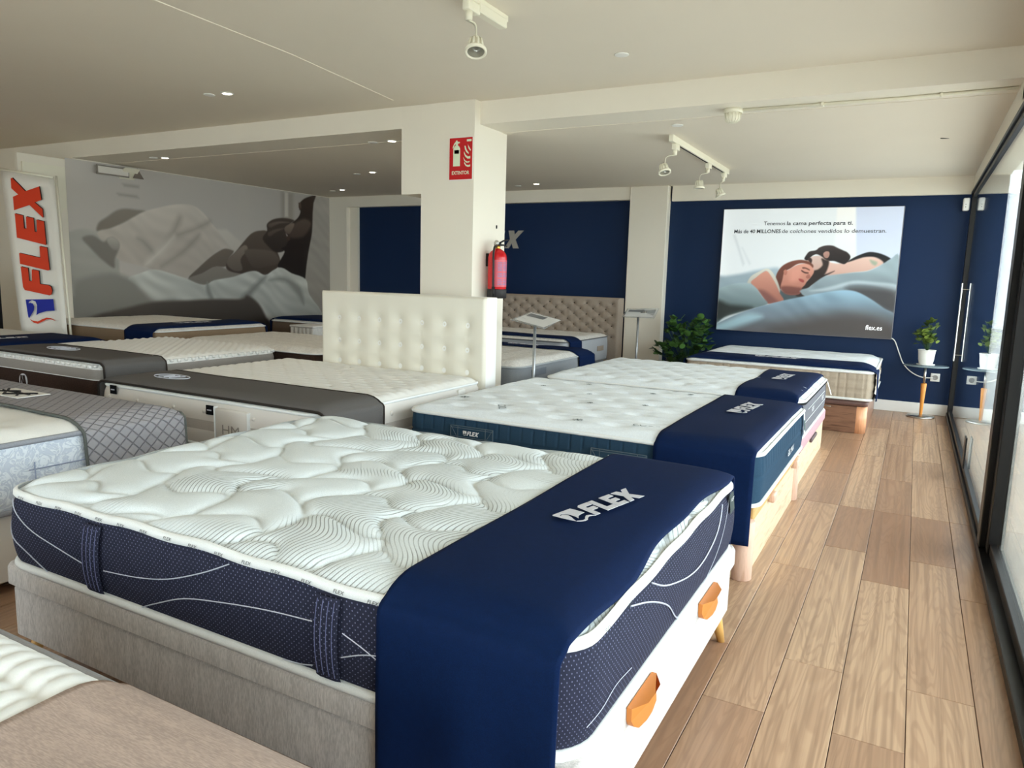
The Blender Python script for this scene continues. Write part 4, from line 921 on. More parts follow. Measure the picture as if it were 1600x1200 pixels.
# ---------------------------------------------------------------- 8  brown bordered mattress with egg-crate top
b = thing('divan', 'dark brown divan under the egg-crate topped mattress', 'divan', (-5.3, 3.6, 0))
upholstered_base(b, -5.98, -4.64, 2.92, 4.38, .04, .38, brown_fab, r=.04)
m8 = thing('mattress', 'egg-crate topped mattress with dark brown and grey border and round monogram', 'mattress', (-5.3, 3.6, .39))
def egg_q(x, y): return .011*np.sin(x*2*math.pi/.075)*np.sin(y*2*math.pi/.075)
M8 = mattress(m8, -6.0, -4.62, 2.88, 4.40, .385, .672, ivory_knit, grey_fab, None, crown=.018, r=.10, quilt=egg_q, res=.0125, edge=.05, bulge=.014, ds=.03, nz=10,
              bands=[(.385, .575, brown_fab, 'border'), (.575, .580, piping_white, 'border_piping'), (.580, .645, fabric('warm_grey_border', L(150, 144, 138), .08), 'border_band'), (.645, .674, ivory_knit, 'border_rim')])
mb = MB()
P8, n8, s8 = perimeter(-6.0, -4.62, 2.88, 4.40, .10, .03)
for i, (p, n_) in enumerate(zip(P8, n8)):
    if i % 2 == 0: mb.box(p[0]-.013+n_[0]*.004, p[0]+.013+n_[0]*.004, p[1]-.013+n_[1]*.004, p[1]+.013+n_[1]*.004, .650+.008*(i//2 % 2), .676, .006)
o = mb.build('egg_crate_rim', ivory_knit, m8, True); o['kind'] = 'stuff'
MB().lathe([(.052, 0), (.052, .003)], (-5.51, 2.867, .50), 28, (0, -1, 0)).build('round_monogram', M_silver_print, m8)
for seg in ([(-5.54, .46), (-5.53, .54)], [(-5.53, .54), (-5.505, .47)], [(-5.505, .54), (-5.49, .46)], [(-5.49, .54), (-5.475, .47)]):
    MB().tube([(seg[0][0], 2.861, seg[0][1]), (seg[1][0], 2.861, seg[1][1])], .004, 5).build('monogram_stroke', brown_fab, m8)
r8 = draped('bed_runner', 'warm grey runner with brown binding across the near end of the egg-crate mattress', None, M8, 'x', 2.885, 3.34, .40, .34, grey_runner, off=.014, wav=.002, seed=12, nw=20, trim=trim_dark)
oval_mark(r8, M8, -5.46, 3.13, .17, .07, .022, M_silver_print)

# ---------------------------------------------------------------- 9  beds at the far left
b = thing('divan', 'taupe divan in front of the tall lettered banner', 'divan', (-7, 3.2, 0))
upholstered_base(b, -7.98, -6.08, 2.42, 3.83, .04, .38, taupe_fab, r=.04)
m9 = thing('mattress', 'cream topped mattress at the left edge in front of the tall banner', 'mattress', (-7, 3.2, .39))
M9 = mattress(m9, -8.0, -6.06, 2.40, 3.86, .385, .665, ivory_knit, fabric('black_border', L(40, 38, 42), .1), piping_white, crown=.04, r=.10, quilt=tuft(.002, .3, .2, .01, .05, .04, -8, 2.4), res=.03, edge=.12)
r9 = draped('bed_runner', 'navy runner over the foot of the cream mattress in front of the banner', None, M9, 'y', -6.72, -6.09, .40, .42, blue_cloth, off=.009, wav=.004, seed=14, nw=14)
flex_logo(r9, (-6.42, 3.2, 1.0), (.1, 1, 0), (-1, .1, 0), .40, M_silver_print, mapf=on(M9, .016))
hb = thing('headboard', 'black headboard cut by the left edge of the picture', 'headboard', (-8.1, 3.4, 0))
MB().box(-8.12, -8.03, 2.4, 4.03, 0, 1.24, .02, 2).build('padded_panel', plain('black_leatherette', L(18, 16, 18), .5), hb, True)

b = thing('divan', 'taupe divan under the beige mattress beside the mural', 'divan', (-7, 5, 0))
upholstered_base(b, -7.96, -6.2, 4.42, 5.72, .04, .42, taupe_fab, r=.04)
m10 = thing('mattress', 'beige sided mattress with navy runner standing against the mural', 'mattress', (-7, 5, .43))
M10 = mattress(m10, -7.98, -6.16, 4.40, 5.74, .425, .722, rib_knit, fabric('tan_brown_border', L(142, 120, 96), .1), piping_white, crown=.035, r=.08, quilt=tuft(.001, .3, .2, .008, .05, .04, -8, 4.4), res=.03, edge=.12, pipe_r=.006)
MB().tube([(-7.7, 4.384, .60), (-6.7, 4.384, .60)], .003, 4).box(-7.5, -7.49, 4.382, 4.39, .43, .71).box(-6.62, -6.61, 4.382, 4.39, .43, .71).build('stitch_line', fabric('brown_thread', L(84, 66, 54), .1), m10)
r10 = draped('bed_runner', 'navy runner over the foot of the beige mattress beside the mural', None, M10, 'y', -6.62, -6.20, .43, .45, blue_cloth, off=.009, wav=.004, seed=15, nw=14)
flex_logo(r10, (-6.42, 5.0, 1.0), (.1, 1, 0), (-1, .1, 0), .40, M_silver_print, mapf=on(M10, .016))

b = thing('divan', 'brown divan in the far left corner by the mural', 'divan', (-7, 7.9, 0))
upholstered_base(b, -7.55, -6.45, 7.12, 8.66, .04, .38, taupe_fab, r=.04)
m11 = thing('mattress', 'taupe sided mattress in the far corner between mural and navy wall', 'mattress', (-7, 7.9, .39))
M11 = mattress(m11, -7.58, -6.42, 7.10, 8.68, .385, .655, rib_knit, fabric('umber_border', L(112, 96, 82), .1), piping_white, crown=.04, r=.07, res=.04, edge=.12)
r11 = draped('bed_runner', 'dark navy runner over the near end of the far corner mattress', None, M11, 'x', 7.12, 7.9, .42, .42, blue_cloth, off=.009, wav=.003, seed=16, nw=14)
bx_ = thing('ottoman', 'small ribbed pale grey ottoman beside the far corner bed', 'ottoman', (-6.6, 6.8, 0))
mb = MB(); mb.box(-6.72, -6.34, 6.62, 6.95, .02, .64, .01); mb.build('body', rib_knit, bx_)
mb = MB()
for k in range(6): mb.box(-6.715+k*.064, -6.715+k*.064+.056, 6.605, 6.625, .03, .64, .008)
mb.build('rib', rib_knit, bx_, True); MB().box(-6.725, -6.335, 6.60, 6.955, .64, .665, .008).build('top_cushion', ivory_knit, bx_)

b = thing('divan', 'dark divan behind the egg-crate mattress', 'divan', (-4.9, 5.1, 0))
upholstered_base(b, -5.98, -4.34, 4.56, 5.66, .04, .36, brown_fab, r=.04)
m12 = thing('mattress', 'plain greyish white mattress with dark brown border behind the egg-crate one', 'mattress', (-4.9, 5.1, .37))
M12 = mattress(m12, -6.02, -4.30, 4.53, 5.68, .365, .640, rib_knit, brown_fab, piping_white, crown=.04, r=.10, quilt=tuft(.003, .28, .18, .012, .05, .04, -6, 4.5), res=.025, edge=.12, pipe_r=.006)

# ---------------------------------------------------------------- 10  beds between pillar and column
b = thing('divan', 'grey divan under the grey sided mattress behind the pillar', 'divan', (-3.8, 6.2, 0))
upholstered_base(b, -4.22, -2.90, 5.42, 7.0, .04, .32, grey_fab, r=.04)
m13 = thing('mattress', 'steel grey sided mattress with speckled top just behind the pillar', 'mattress', (-3.8, 6.2, .33))
M13 = mattress(m13, -4.25, -2.87, 5.40, 7.03, .325, .562, speckle_knit, grey_fab, fabric('light_grey_piping', L(176, 180, 182), .05), crown=.045, r=.12, quilt=lambda x, y: .004*np.sin(x*30+2*np.sin(y*21))*np.sin(y*26), res=.022, edge=.14, ds=.04)
MB().box(-2.862, -2.856, 5.62, 5.90, .47, .53, .002).build('side_label', fabric('blue_grey_label', L(120, 126, 134), .1), m13)
r13 = draped('bed_runner', 'navy runner over the far end of the steel grey mattress behind the pillar', None, M13, 'x', 6.62, 7.01, .30, .20, blue_cloth, off=.010, wav=.003, seed=17, nw=14)
flex_logo(r13, (-3.55, 6.80, 1.0), (1, 0, 0), (0, 1, 0), .40, M_silver_print, mapf=on(M13, .018))
b = thing('divan', 'pale grey divan in front of the tufted taupe headboard', 'divan', (-4.1, 7.9, 0))
upholstered_base(b, -4.97, -3.32, 7.28, 8.50, .04, .345, grey_fab, r=.04)
m14 = thing('mattress', 'light grey sided mattress in front of the tufted taupe headboard', 'mattress', (-4.1, 7.9, .35))
M14 = mattress(m14, -5.0, -3.28, 7.25, 8.53, .35, .628, speckle_knit, fabric('pale_grey_border', L(172, 174, 178), .07), fabric('mid_grey_piping', L(112, 112, 112), .05), crown=.035, r=.09, quilt=tuft(.002, .26, .17, .01, .05, .04, -5, 7.3), res=.025, edge=.12, pipe_r=.007)
MB().box(-3.272, -3.266, 8.12, 8.32, .47, .53, .002).build('side_label', taupe_fab, m14)
r14 = draped('bed_runner', 'navy runner over the near end of the mattress by the tufted headboard', None, M14, 'x', 7.30, 7.62, .42, .34, blue_cloth, off=.010, wav=.003, seed=18, nw=14)
flex_logo(r14, (-4.7, 7.46, 1.0), (1, 0, 0), (0, 1, 0), .40, M_silver_print, mapf=on(M14, .018))
h2 = thing('headboard', 'taupe diamond-tufted headboard against the navy wall', 'headboard', (-4.05, 8.62, 0))
TX0, TX1, TZ = -4.95, -3.17, 1.10; nx, nz = 190, 120
U, Vz = np.meshgrid(np.linspace(TX0, TX1, nx), np.linspace(.25, TZ, nz), indexing='ij'); U = U.ravel(); Vz = Vz.ravel()
bts = []
for r_, z in enumerate(np.arange(1.02, .55, -.068)):
    for k in range(10): bts.append((TX0+.13+k*.172+(.086 if r_ % 2 else 0), z))
bts = [q for q in bts if q[0] < TX1-.08]
d = np.zeros_like(U)
for x, z in bts: d = np.maximum(d, .034*np.exp(-(np.hypot(U-x, Vz-z)/.026)**1.2))
# folds between neighbouring buttons (diagonals)
a1 = (U-TX0-.13)/.086; b1 = (1.02-Vz)/.068
for sg_ in (1, -1):
    q = (a1+sg_*b1)/2; f = np.abs(q-np.round(q))*2; w = (Vz > .6) & (U > TX0+.08) & (U < TX1-.06) & (Vz < 1.03); d = np.maximum(d, np.where(w, .014*np.exp(-f/.16), 0))
e = np.minimum(np.minimum(U-TX0, TX1-U), TZ-Vz); d += .03*np.clip(1-e/.03, 0, 1)**2
fixn(mesh('tufted_panel', np.stack([U, 8.545+d, Vz], 1), grid_faces(nx, nz), taupe_fab, h2, True))
MB().box(TX0+.001, TX1-.001, 8.575, 8.70, 0, TZ-.004, .008).build('back_board', taupe_fab, h2)
for x, z in bts: MB().lathe([(.011, 0), (.009, .005), (.002, .007)], (x, 8.573, z), 8, (0, -1, 0)).build('button', fabric('dark_taupe_button', L(104, 92, 82), .08) if 'dark_taupe_button' not in bpy.data.materials else bpy.data.materials['dark_taupe_button'], h2, True)

# ---------------------------------------------------------------- lightbox poster
p = thing('lightbox_poster', 'large backlit poster of a sleeping couple on the navy wall', 'poster', (-1.11, 8.78, .77))
MB().box(-2.035, -.185, 8.745, 8.829, .772, 2.158, .003).build('box_frame', plain('grey_aluminium_frame', L(120, 120, 124), .35, .5, .6), p)
def poster_bg(P):
    edge = np.exp(-(P[:, 0]+.92)/.09)*14+np.exp(-(.9-P[:, 0])/.05)*5  # print whitened towards both sides: lightbox edge glow painted into its colour
    b = 212+edge; return np.stack([b, b+5, b+6], 1)
pp = paint_print('poster_print', POSTER, -.918, .918, -.688, .688, 380, 280, lambda a, b_: (a-1.11, 8.7435, b_+1.465), poster_bg, p, emit=.30, gain=.95)
fixn(pp)
dkp = plain('charcoal_ink', L(50, 56, 60), .6)
def pt(s, x, z, w, h, bold, par=pp, m=dkp): put_text('poster_lettering', s, m, par, (x-1.11, 8.7415, z+1.465), (1, 0, 0), (0, 0, 1), width=w, height=h, bold=bold, align=0, shear=.06)
pt('Tenemos', -.468, .507, .228, .042, .007); pt('la cama perfecta para ti.', -.222, .507, .668, .042, .018)
pt('M\u00e1s de 40 MILLONES', -.790, .421, .508, .042, .018); pt('de colchones vendidos lo demuestran.', -.268, .421, 1.042, .042, .007)
pt('flex.es', .664, -.602, .160, .052, .004, pp, emis('poster_white_ink', (.9, .9, .9, 1), .35))
c = tag(MB().tube(spline([(-.187, 8.80, .785), (-.15, 8.80, .75), (-.10, 8.79, .63), (-.05, 8.79, .52), (.03, 8.79, .44), (.13, 8.79, .395), (.235, 8.79, .395)], 6), .006, 6).build('power_cable', M_white, None, True),
        'white cable hanging from the lightbox poster to the wall socket', 'cable')
s_ = thing('wall_socket', 'white wall socket on the navy wall behind the small round table', 'socket', (.255, 8.82, .36))
MB().box(.212, .298, 8.815, 8.829, .355, .441, .004, 2).build('cover_plate', M_white, s_, True)
MB().lathe([(.024, 0), (.026, .003), (.022, .004), (.018, .001)], (.255, 8.814, .398), 20, (0, -1, 0)).build('socket_well', plain('socket_grey', L(150, 148, 144), .5), s_, True)
s_ = thing('alarm_sensor', 'small white alarm sensor high in the back right corner', 'sensor', (.36, 8.75, 2.1))
MB().box(.325, .385, 8.735, 8.828, 2.10, 2.225, .012, 2).build('housing', M_white, s_, True)
MB().lathe([(.004, 0), (.004, .002)], (.35, 8.7345, 2.135), 8, (0, -1, 0)).lathe([(.004, 0), (.004, .002)], (.35, 8.7345, 2.16), 8, (0, -1, 0)).build('indicator', M_dark, s_)

# ---------------------------------------------------------------- side table with plant
t = thing('side_table', 'small round glass-topped table on one tapered wooden leg by the window', 'table', (.155, 8.60, 0))
MB().lathe([(.128, 0), (.130, .006), (.126, .016), (.10, .021), (.02, .026)], (.155, 8.60, 0), 40).build('foot_plate', M_chrome, t, True)
MB().lathe([(.013, .022), (.014, .03), (.019, .18), (.027, .345), (.024, .352), (.012, .353)], (.155, 8.60, 0), 20).build('wooden_leg', table_wood, t, True)
MB().lathe([(.012, .35), (.012, .530)], (.155, 8.60, 0), 16).build('steel_stem', M_chrome, t, True)
MB().lathe([(.03, .530), (.205, .531), (.208, .536), (.205, .541), (.01, .541)], (.155, 8.60, 0), 48).build('glass_top', table_glass, t, True)
p = thing('potted_plant', 'bushy green plant in a white pot on the small round table', 'plant', (.15, 8.60, .542))
MB().lathe([(.06, .542), (.082, .545), (.086, .553), (.07, .553)], (.15, 8.60, 0), 30).build('saucer', M_white, p, True)
MB().lathe([(.058, .553), (.062, .556), (.071, .60), (.076, .66), (.080, .690), (.083, .692), (.083, .700), (.077, .700), (.074, .68)], (.15, 8.60, 0), 36).build('pot', M_white, p, True)
MB().lathe([(.074, .676), (.03, .682), (.001, .684)], (.15, 8.60, 0), 20).build('soil', plain('soil', L(60, 44, 34), .9), p, True)
def leaf_mesh(nm, mat, rx, ry, cup, parent):
    pts = [(0, 0, 0)]+[(rx*math.sin(a)*(1), ry*(1-math.cos(a))/2*1.0, cup*(1-math.cos(2*a))/2) for a in np.linspace(0, 2*math.pi, 13)[1:-1]]
    pts += [(0, ry*.5, -cup*.2)]; n = len(pts); f = [(n-1, i, (i+1) % (n-1)) for i in range(n-1)]
    return mesh(nm, pts, f, mat, parent, True, origin=(0, 0, 0))
def foliage(parent, nm, mat, centres, n, size, seed, stems_from, stem_mat, cup=.01):
    rs = random.Random(seed); proto = None; mb = MB()
    for i in range(n):
        (cx, cy, cz, ra, rb) = rs.choice(centres); u = rs.uniform(0, 2*math.pi); w = math.acos(rs.uniform(-.7, 1)); rr = rs.uniform(.55, 1.)**.5
        p_ = Vector((cx+ra*rr*math.sin(w)*math.cos(u), min(cy+ra*rr*math.sin(w)*math.sin(u), 8.79), cz+rb*rr*math.cos(w)))
        if proto is None: o = leaf_mesh(nm, mat, size*.56, size, cup, parent); proto = o
        else: o = proto.copy(); COL.objects.link(o)
        o.location = p_-org(parent); k = rs.uniform(.7, 1.25); o.scale = (k, k, k)
        o.rotation_euler = (rs.uniform(-.2, 1.2), rs.uniform(-.4, .4), u-math.pi/2+rs.uniform(-.6, .6))
        if i % 3 == 0: mb.tube(spline([stems_from, (p_+Vector(stems_from))/2+Vector((rs.uniform(-.02, .02), rs.uniform(-.02, .02), .02)), p_], 3), .0016, 4)
    mb.build('stem', stem_mat, parent)
foliage(p, 'leaf', leaf_green, [(.10, 8.58, .84, .065, .05), (.13, 8.60, .80, .08, .07), (.17, 8.60, .93, .045, .07), (.17, 8.60, .78, .06, .05), (.085, 8.57, .86, .05, .03)], 120, .048, 4, (.15, 8.60, .68), leaf_deep, .006)
p2 = thing('potted_plant', 'large dark leafy plant on the floor in the corner beside the white column', 'plant', (-2.28, 8.45, 0))
MB().lathe([(.12, 0), (.15, .02), (.17, .28), (.18, .30), (.16, .30), (.15, .27)], (-2.28, 8.45, 0), 28).build('pot', plain('black_pot', L(34, 32, 32), .5), p2, True)
MB().lathe([(.155, .26), (.001, .265)], (-2.28, 8.45, 0), 20).build('soil', bpy.data.materials['soil'], p2)
foliage(p2, 'leaf', leaf_deep, [(-2.42, 8.40, .62, .13, .20), (-2.20, 8.42, .68, .13, .20), (-2.32, 8.42, .50, .20, .18), (-2.10, 8.40, .62, .10, .16), (-2.40, 8.42, .80, .08, .12), (-2.12, 8.42, .82, .08, .10), (-2.55, 8.36, .52, .09, .10), (-2.30, 8.40, .36, .24, .10)], 290, .066, 9, (-2.28, 8.45, .28), leaf_deep, .008)

# ---------------------------------------------------------------- information stands
def info_stand(label, x, y, corners, poletop, thick=.004):
    s = thing('information_stand', label, 'stand', (x, y, 0), 'information stands')
    MB().lathe([(.13, 0), (.13, .008), (.02, .012)], (x, y, 0), 28).build('foot_plate', M_chrome, s, True)
    MB().lathe([(.0125, .008), (.0125, poletop)], (x, y, 0), 14).build('pole', plain('satin_grey_tube', L(170, 172, 174), .35, .5, .7) if 'satin_grey_tube' not in bpy.data.materials else bpy.data.materials['satin_grey_tube'], s, True)
    a, b, c, d = [Vector(q) for q in corners]; n = (b-a).cross(d-a).normalized()
    pl = MB().add([a, b, c, d, a+n*thick, b+n*thick, c+n*thick, d+n*thick], [(0, 1, 2, 3), (7, 6, 5, 4), (0, 4, 5, 1), (1, 5, 6, 2), (2, 6, 7, 3), (3, 7, 4, 0)]).build('sign_plate', acrylic, s); fixn(pl)
    def q(u, v, e=.0025): return a+(b-a)*u+(d-a)*v+n*(thick+e)
    MB().add([q(.06, .08), q(.94, .08), q(.94, .92), q(.06, .92)], [(0, 1, 2, 3)]).build('sheet', plain('pale_sheet', L(214, 214, 212), .6) if 'pale_sheet' not in bpy.data.materials else bpy.data.materials['pale_sheet'], pl)
    MB().add([q(.10, .60, .004), q(.6, .60, .004), q(.6, .84, .004), q(.10, .84, .004)], [(0, 1, 2, 3)]).build('sheet_picture', plain('grey_picture', L(120, 122, 124), .6) if 'grey_picture' not in bpy.data.materials else bpy.data.materials['grey_picture'], pl)
    return s
info_stand('grey pole stand with tilted clear sign plate beside the pillar', -2.62, 5.18, [(-2.80, 5.10, .985), (-2.46, 5.02, .935), (-2.42, 5.22, 1.0), (-2.72, 5.30, 1.045)], .955)
info_stand('pole stand with flat clear sign plate in front of the white column', -2.74, 8.0, [(-2.92, 7.96, .90), (-2.54, 7.96, .905), (-2.54, 8.12, 1.01), (-2.92, 8.12, .99)], .905)

# ---------------------------------------------------------------- pillar: sign and extinguisher
sg = thing('safety_sign', 'red fire extinguisher sign lettered EXTINTOR on the pillar', 'sign', (-3.09, 4.795, 2.04))
MB().box(-3.198, -2.988, 4.794, 4.7995, 2.035, 2.348, .001).build('white_backing', M_white, sg)
MB().box(-3.194, -2.992, 4.792, 4.794, 2.040, 2.343).build('red_plate', plain('signal_red', L(196, 14, 18), .5), sg)
lum = plain('luminous_green_white', L(222, 232, 200), .5)
ox, oz, W_, H_ = -3.194, 2.040, .202, .303
def sp(pts, nm='symbol', m=lum): fixn(MB().prism([(p_[0]*W_, p_[1]*H_) for p_ in pts], (ox, 4.7915, oz), (1, 0, 0), (0, 0, 1), (0, -.0006, 0)).build(nm, m, sg))
sp([(.17, .32), (.47, .32), (.47, .74), (.43, .79), (.37, .82), (.37, .86), (.45, .87), (.45, .90), (.36, .91), (.34, .94), (.29, .94), (.27, .91), (.20, .86), (.14, .78), (.14, .75), (.17, .76), (.22, .83), (.27, .86), (.27, .82), (.21, .79), (.17, .74)], 'extinguisher_symbol')
sp([(.22, .62), (.42, .62), (.42, .71), (.22, .71)], 'symbol_band', bpy.data.materials['signal_red'])
for f in ([(.66, .80), (.70, .80), (.76, .70), (.86, .62), (.84, .60), (.74, .65), (.68, .72)], [(.80, .84), (.83, .80), (.94, .70), (.92, .67), (.84, .73)], [(.64, .67), (.72, .58), (.82, .54), (.92, .55), (.92, .49), (.80, .49), (.70, .54), (.64, .62)],
          [(.61, .53), (.70, .45), (.80, .42), (.90, .43), (.88, .40), (.76, .39), (.66, .44)], [(.66, .42), (.74, .35), (.84, .33), (.92, .35), (.92, .30), (.82, .29), (.72, .32), (.66, .38)]): sp(f, 'flame_symbol')
put_text('sign_lettering', 'EXTINTOR', lum, sg, (-3.093, 4.7912, 2.040+.12*.303), (1, 0, 0), (0, 0, 1), width=.155, height=.026, bold=.02)
sp([(.76, .90), (.96, .90), (.96, .95), (.76, .95)], 'small_mark')
ex = thing('fire_extinguisher', 'red fire extinguisher hanging on the window side of the pillar', 'fire extinguisher', (-2.885, 5.02, 1.155))
red = plain('extinguisher_red', L(196, 12, 22), .22, .6); EXC = (-2.885, 5.02, 0)
MB().lathe([(.070, 1.205), (.073, 1.21), (.073, 1.47), (.068, 1.495), (.052, 1.517), (.030, 1.532), (.018, 1.538), (.016, 1.545)], EXC, 32).build('cylinder', red, ex, True)
MB().lathe([(.066, 1.155), (.076, 1.158), (.076, 1.222), (.0735, 1.226)], EXC, 32).build('base_skirt', plain('black_rubber', L(40, 36, 36), .6), ex, True)
MB().lathe([(.018, 1.535), (.020, 1.54), (.020, 1.558), (.014, 1.565)], EXC, 16).build('brass_valve', plain('brass', L(196, 150, 70), .3, .5, 1.), ex, True)
MB().box(-2.91, -2.86, 5.000, 5.04, 1.56, 1.578, .004).tube([(-2.885, 5.03, 1.575), (-2.87, 5.08, 1.60), (-2.865, 5.15, 1.612)], [.008, .007, .004], 8).tube([(-2.885, 5.03, 1.562), (-2.87, 5.08, 1.568), (-2.865, 5.13, 1.56)], [.007, .006, .004], 8).build('lever_handle', M_black, ex, True)
MB().tube(spline([(-2.885, 5.00, 1.552), (-2.88, 4.965, 1.55), (-2.872, 4.935, 1.50), (-2.868, 4.930, 1.40), (-2.868, 4.932, 1.28), (-2.868, 4.934, 1.235)], 5), .0085, 8).tube([(-2.868, 4.934, 1.245), (-2.868, 4.934, 1.17)], .013, 10).build('hose', plain('black_hose', L(28, 26, 26), .5), ex, True)
MB().lathe([(.020, 0), (.022, .002), (.022, .006), (.016, .006)], (-2.885, 4.995, 1.580), 14, (0, 1, 0)).build('pressure_gauge', M_chrome, ex, True)
V = []; aa = np.linspace(-1.6, .9, 14)
for z in (1.245, 1.45):
    for a in aa: V.append((EXC[0]+.0738*math.cos(a), EXC[1]+.0738*math.sin(a), z))
lb = mesh('instruction_label', V, grid_faces(2, 14), plain('label_red_pink', L(206, 84, 96), .35), ex, True)
mb = MB()
for k in range(15):
    z = 1.43-k*.012
    if k in (6, 10): continue
    for j in (0, 1, 2):
        a0 = -1.0+j*.6; pts = [(EXC[0]+.0745*math.cos(a0+.5*q/4), EXC[1]+.0745*math.sin(a0+.5*q/4), z) for q in range(5)]
        mb.add([(x_, y_, z_+s__) for s__ in (-.0025, .0025) for (x_, y_, z_) in pts], grid_faces(2, 5))
mb.build('label_print', plain('label_blue_grey', L(120, 120, 160), .5), lb)
MB().box(-2.98, -2.955, 5.0, 5.04, 1.40, 1.50, .003).build('wall_bracket', M_black, ex)
tag(MB().box(-2.98, -2.972, 5.148, 5.156, 1.70, 1.725).build('wall_hook', M_black), 'tiny dark hook on the pillar above the extinguisher', 'hook')

# ---------------------------------------------------------------- wall lettering on the navy wall (mostly behind the pillar)
ws = thing('wall_lettering', 'grey brand lettering on the navy wall, last letter X beside the pillar', 'lettering', (-5.2, 8.80, 1.7))
gl = plain('grey_letter', L(168, 162, 152), .6); x = -5.53
for ch, adv in (('F', .66), ('L', .64), ('E', .68), ('X', 1.0)):
    k = .235; fixn(MB().prism([((p_[0]+.2*p_[1])*k, p_[1]*k) for p_ in LET[ch]], (x, 8.829, 1.700), (1, 0, 0), (0, 0, 1), (0, -.02, 0)).build('letter', gl, ws)); x += adv*k*1.22

# ---------------------------------------------------------------- banner, white board, exit light
TLc, TRc, BRc, BLc = Vector((-8.11, 4.14, 2.245)), Vector((-7.65, 4.39, 2.175)), Vector((-7.28, 4.245, .02)), Vector((-7.61, 4.015, .02))
bn = thing('roll_up_banner', 'tall white banner with red vertical lettering and swan emblem at the left', 'banner', (-7.45, 4.13, 0))
nb = (TRc-TLc).cross(BLc-TLc).normalized()
if nb.y > 0: nb = -nb
V = []
for i in range(21):
    for j in range(9):
        v = i/20; u = j/8; p_ = (TLc*(1-u)+TRc*u)*(1-v)+(BLc*(1-u)+BRc*u)*v
        V.append(tuple(p_+nb*(.012*math.sin(u*5+v*3))))
ban = mesh('banner_sheet', V, grid_faces(21, 9), plain('banner_vinyl', L(232, 226, 214), .45, .4, 0, .02), bn, True); fixn(ban)
ban.modifiers.new('thick', 'SOLIDIFY').thickness = .002
MB().tube([TLc+nb*.004, TRc+nb*.004], .012, 8).build('top_bar', M_cream, bn, True)
MB().tube([TRc+(BRc-TRc)*.0-nb*.02+Vector((.03, 0, .02)), TRc+(BRc-TRc)*.98-nb*.02+Vector((.03, 0, 0))], .012, 8).build('support_pole', M_cream, bn, True)
MB().tube([BLc+Vector((-.02, 0, .015)), BRc+Vector((.02, 0, .015))], .022, 10).build('foot_cassette', M_chrome, bn, True)
# print on the banner: u across, v down, in banner shares
def bq(u, v, e=.020): return (TLc*(1-u)+TRc*u)*(1-v)+(BLc*(1-u)+BRc*u)*v+nb*(e)
def bshape(pts, nm, m, e=.020):
    vs_ = [bq(a, b, e) for a, b in pts]; tri = tessellate_polygon([[Vector((a, b, 0)) for a, b in pts]]); fixn(MB().add(vs_, [tuple(t_) for t_ in tri]).build(nm, m, ban))
BS = 514/120.
def px(pts):      # outline read off the banner print in its own flat shares
    out = []
    for a, b in pts:
        x_, y_ = a/BS, b/BS+260
        out.append((x_, y_))
    return out
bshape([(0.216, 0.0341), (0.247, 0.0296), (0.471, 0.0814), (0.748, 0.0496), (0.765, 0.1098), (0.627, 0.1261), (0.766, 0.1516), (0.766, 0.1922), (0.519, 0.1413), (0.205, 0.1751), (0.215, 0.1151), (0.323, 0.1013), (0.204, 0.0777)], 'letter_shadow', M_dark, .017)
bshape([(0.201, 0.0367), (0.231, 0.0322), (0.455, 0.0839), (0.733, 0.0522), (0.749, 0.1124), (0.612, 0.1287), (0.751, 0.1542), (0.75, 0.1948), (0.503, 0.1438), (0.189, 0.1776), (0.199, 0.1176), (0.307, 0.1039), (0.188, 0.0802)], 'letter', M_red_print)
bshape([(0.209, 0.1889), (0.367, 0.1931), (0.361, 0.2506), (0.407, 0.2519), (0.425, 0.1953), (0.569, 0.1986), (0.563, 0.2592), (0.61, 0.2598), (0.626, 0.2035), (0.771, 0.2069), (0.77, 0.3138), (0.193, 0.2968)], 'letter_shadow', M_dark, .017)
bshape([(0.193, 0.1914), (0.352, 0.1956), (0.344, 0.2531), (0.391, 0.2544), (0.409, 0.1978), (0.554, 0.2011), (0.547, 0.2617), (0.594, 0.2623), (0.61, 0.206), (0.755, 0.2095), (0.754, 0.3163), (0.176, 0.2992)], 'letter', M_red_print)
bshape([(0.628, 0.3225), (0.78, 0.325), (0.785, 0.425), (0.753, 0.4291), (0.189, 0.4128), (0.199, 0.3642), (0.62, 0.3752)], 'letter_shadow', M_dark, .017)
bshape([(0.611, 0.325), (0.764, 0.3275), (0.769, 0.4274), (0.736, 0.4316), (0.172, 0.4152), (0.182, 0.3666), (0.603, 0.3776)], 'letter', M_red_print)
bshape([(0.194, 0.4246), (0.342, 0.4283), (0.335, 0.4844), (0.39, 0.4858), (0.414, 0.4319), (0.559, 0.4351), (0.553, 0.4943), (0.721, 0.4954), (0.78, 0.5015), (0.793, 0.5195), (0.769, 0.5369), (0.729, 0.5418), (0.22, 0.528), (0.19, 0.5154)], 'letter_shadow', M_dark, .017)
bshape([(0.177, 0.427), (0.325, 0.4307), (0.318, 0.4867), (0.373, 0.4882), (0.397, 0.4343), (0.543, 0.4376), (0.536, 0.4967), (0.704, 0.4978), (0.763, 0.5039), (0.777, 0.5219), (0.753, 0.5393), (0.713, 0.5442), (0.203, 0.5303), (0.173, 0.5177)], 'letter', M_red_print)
bshape([(0.193, 0.5722), (0.784, 0.559), (0.787, 0.6117), (0.613, 0.6161), (0.446, 0.6289), (0.383, 0.6386), (0.41, 0.6128), (0.422, 0.5926), (0.396, 0.5764), (0.326, 0.5724), (0.261, 0.5802), (0.247, 0.5878), (0.287, 0.5851), (0.336, 0.5875), (0.36, 0.6004), (0.341, 0.6174), (0.262, 0.6419), (0.223, 0.6544), (0.203, 0.6495), (0.196, 0.6099)], 'swan_emblem', M_blue_print)
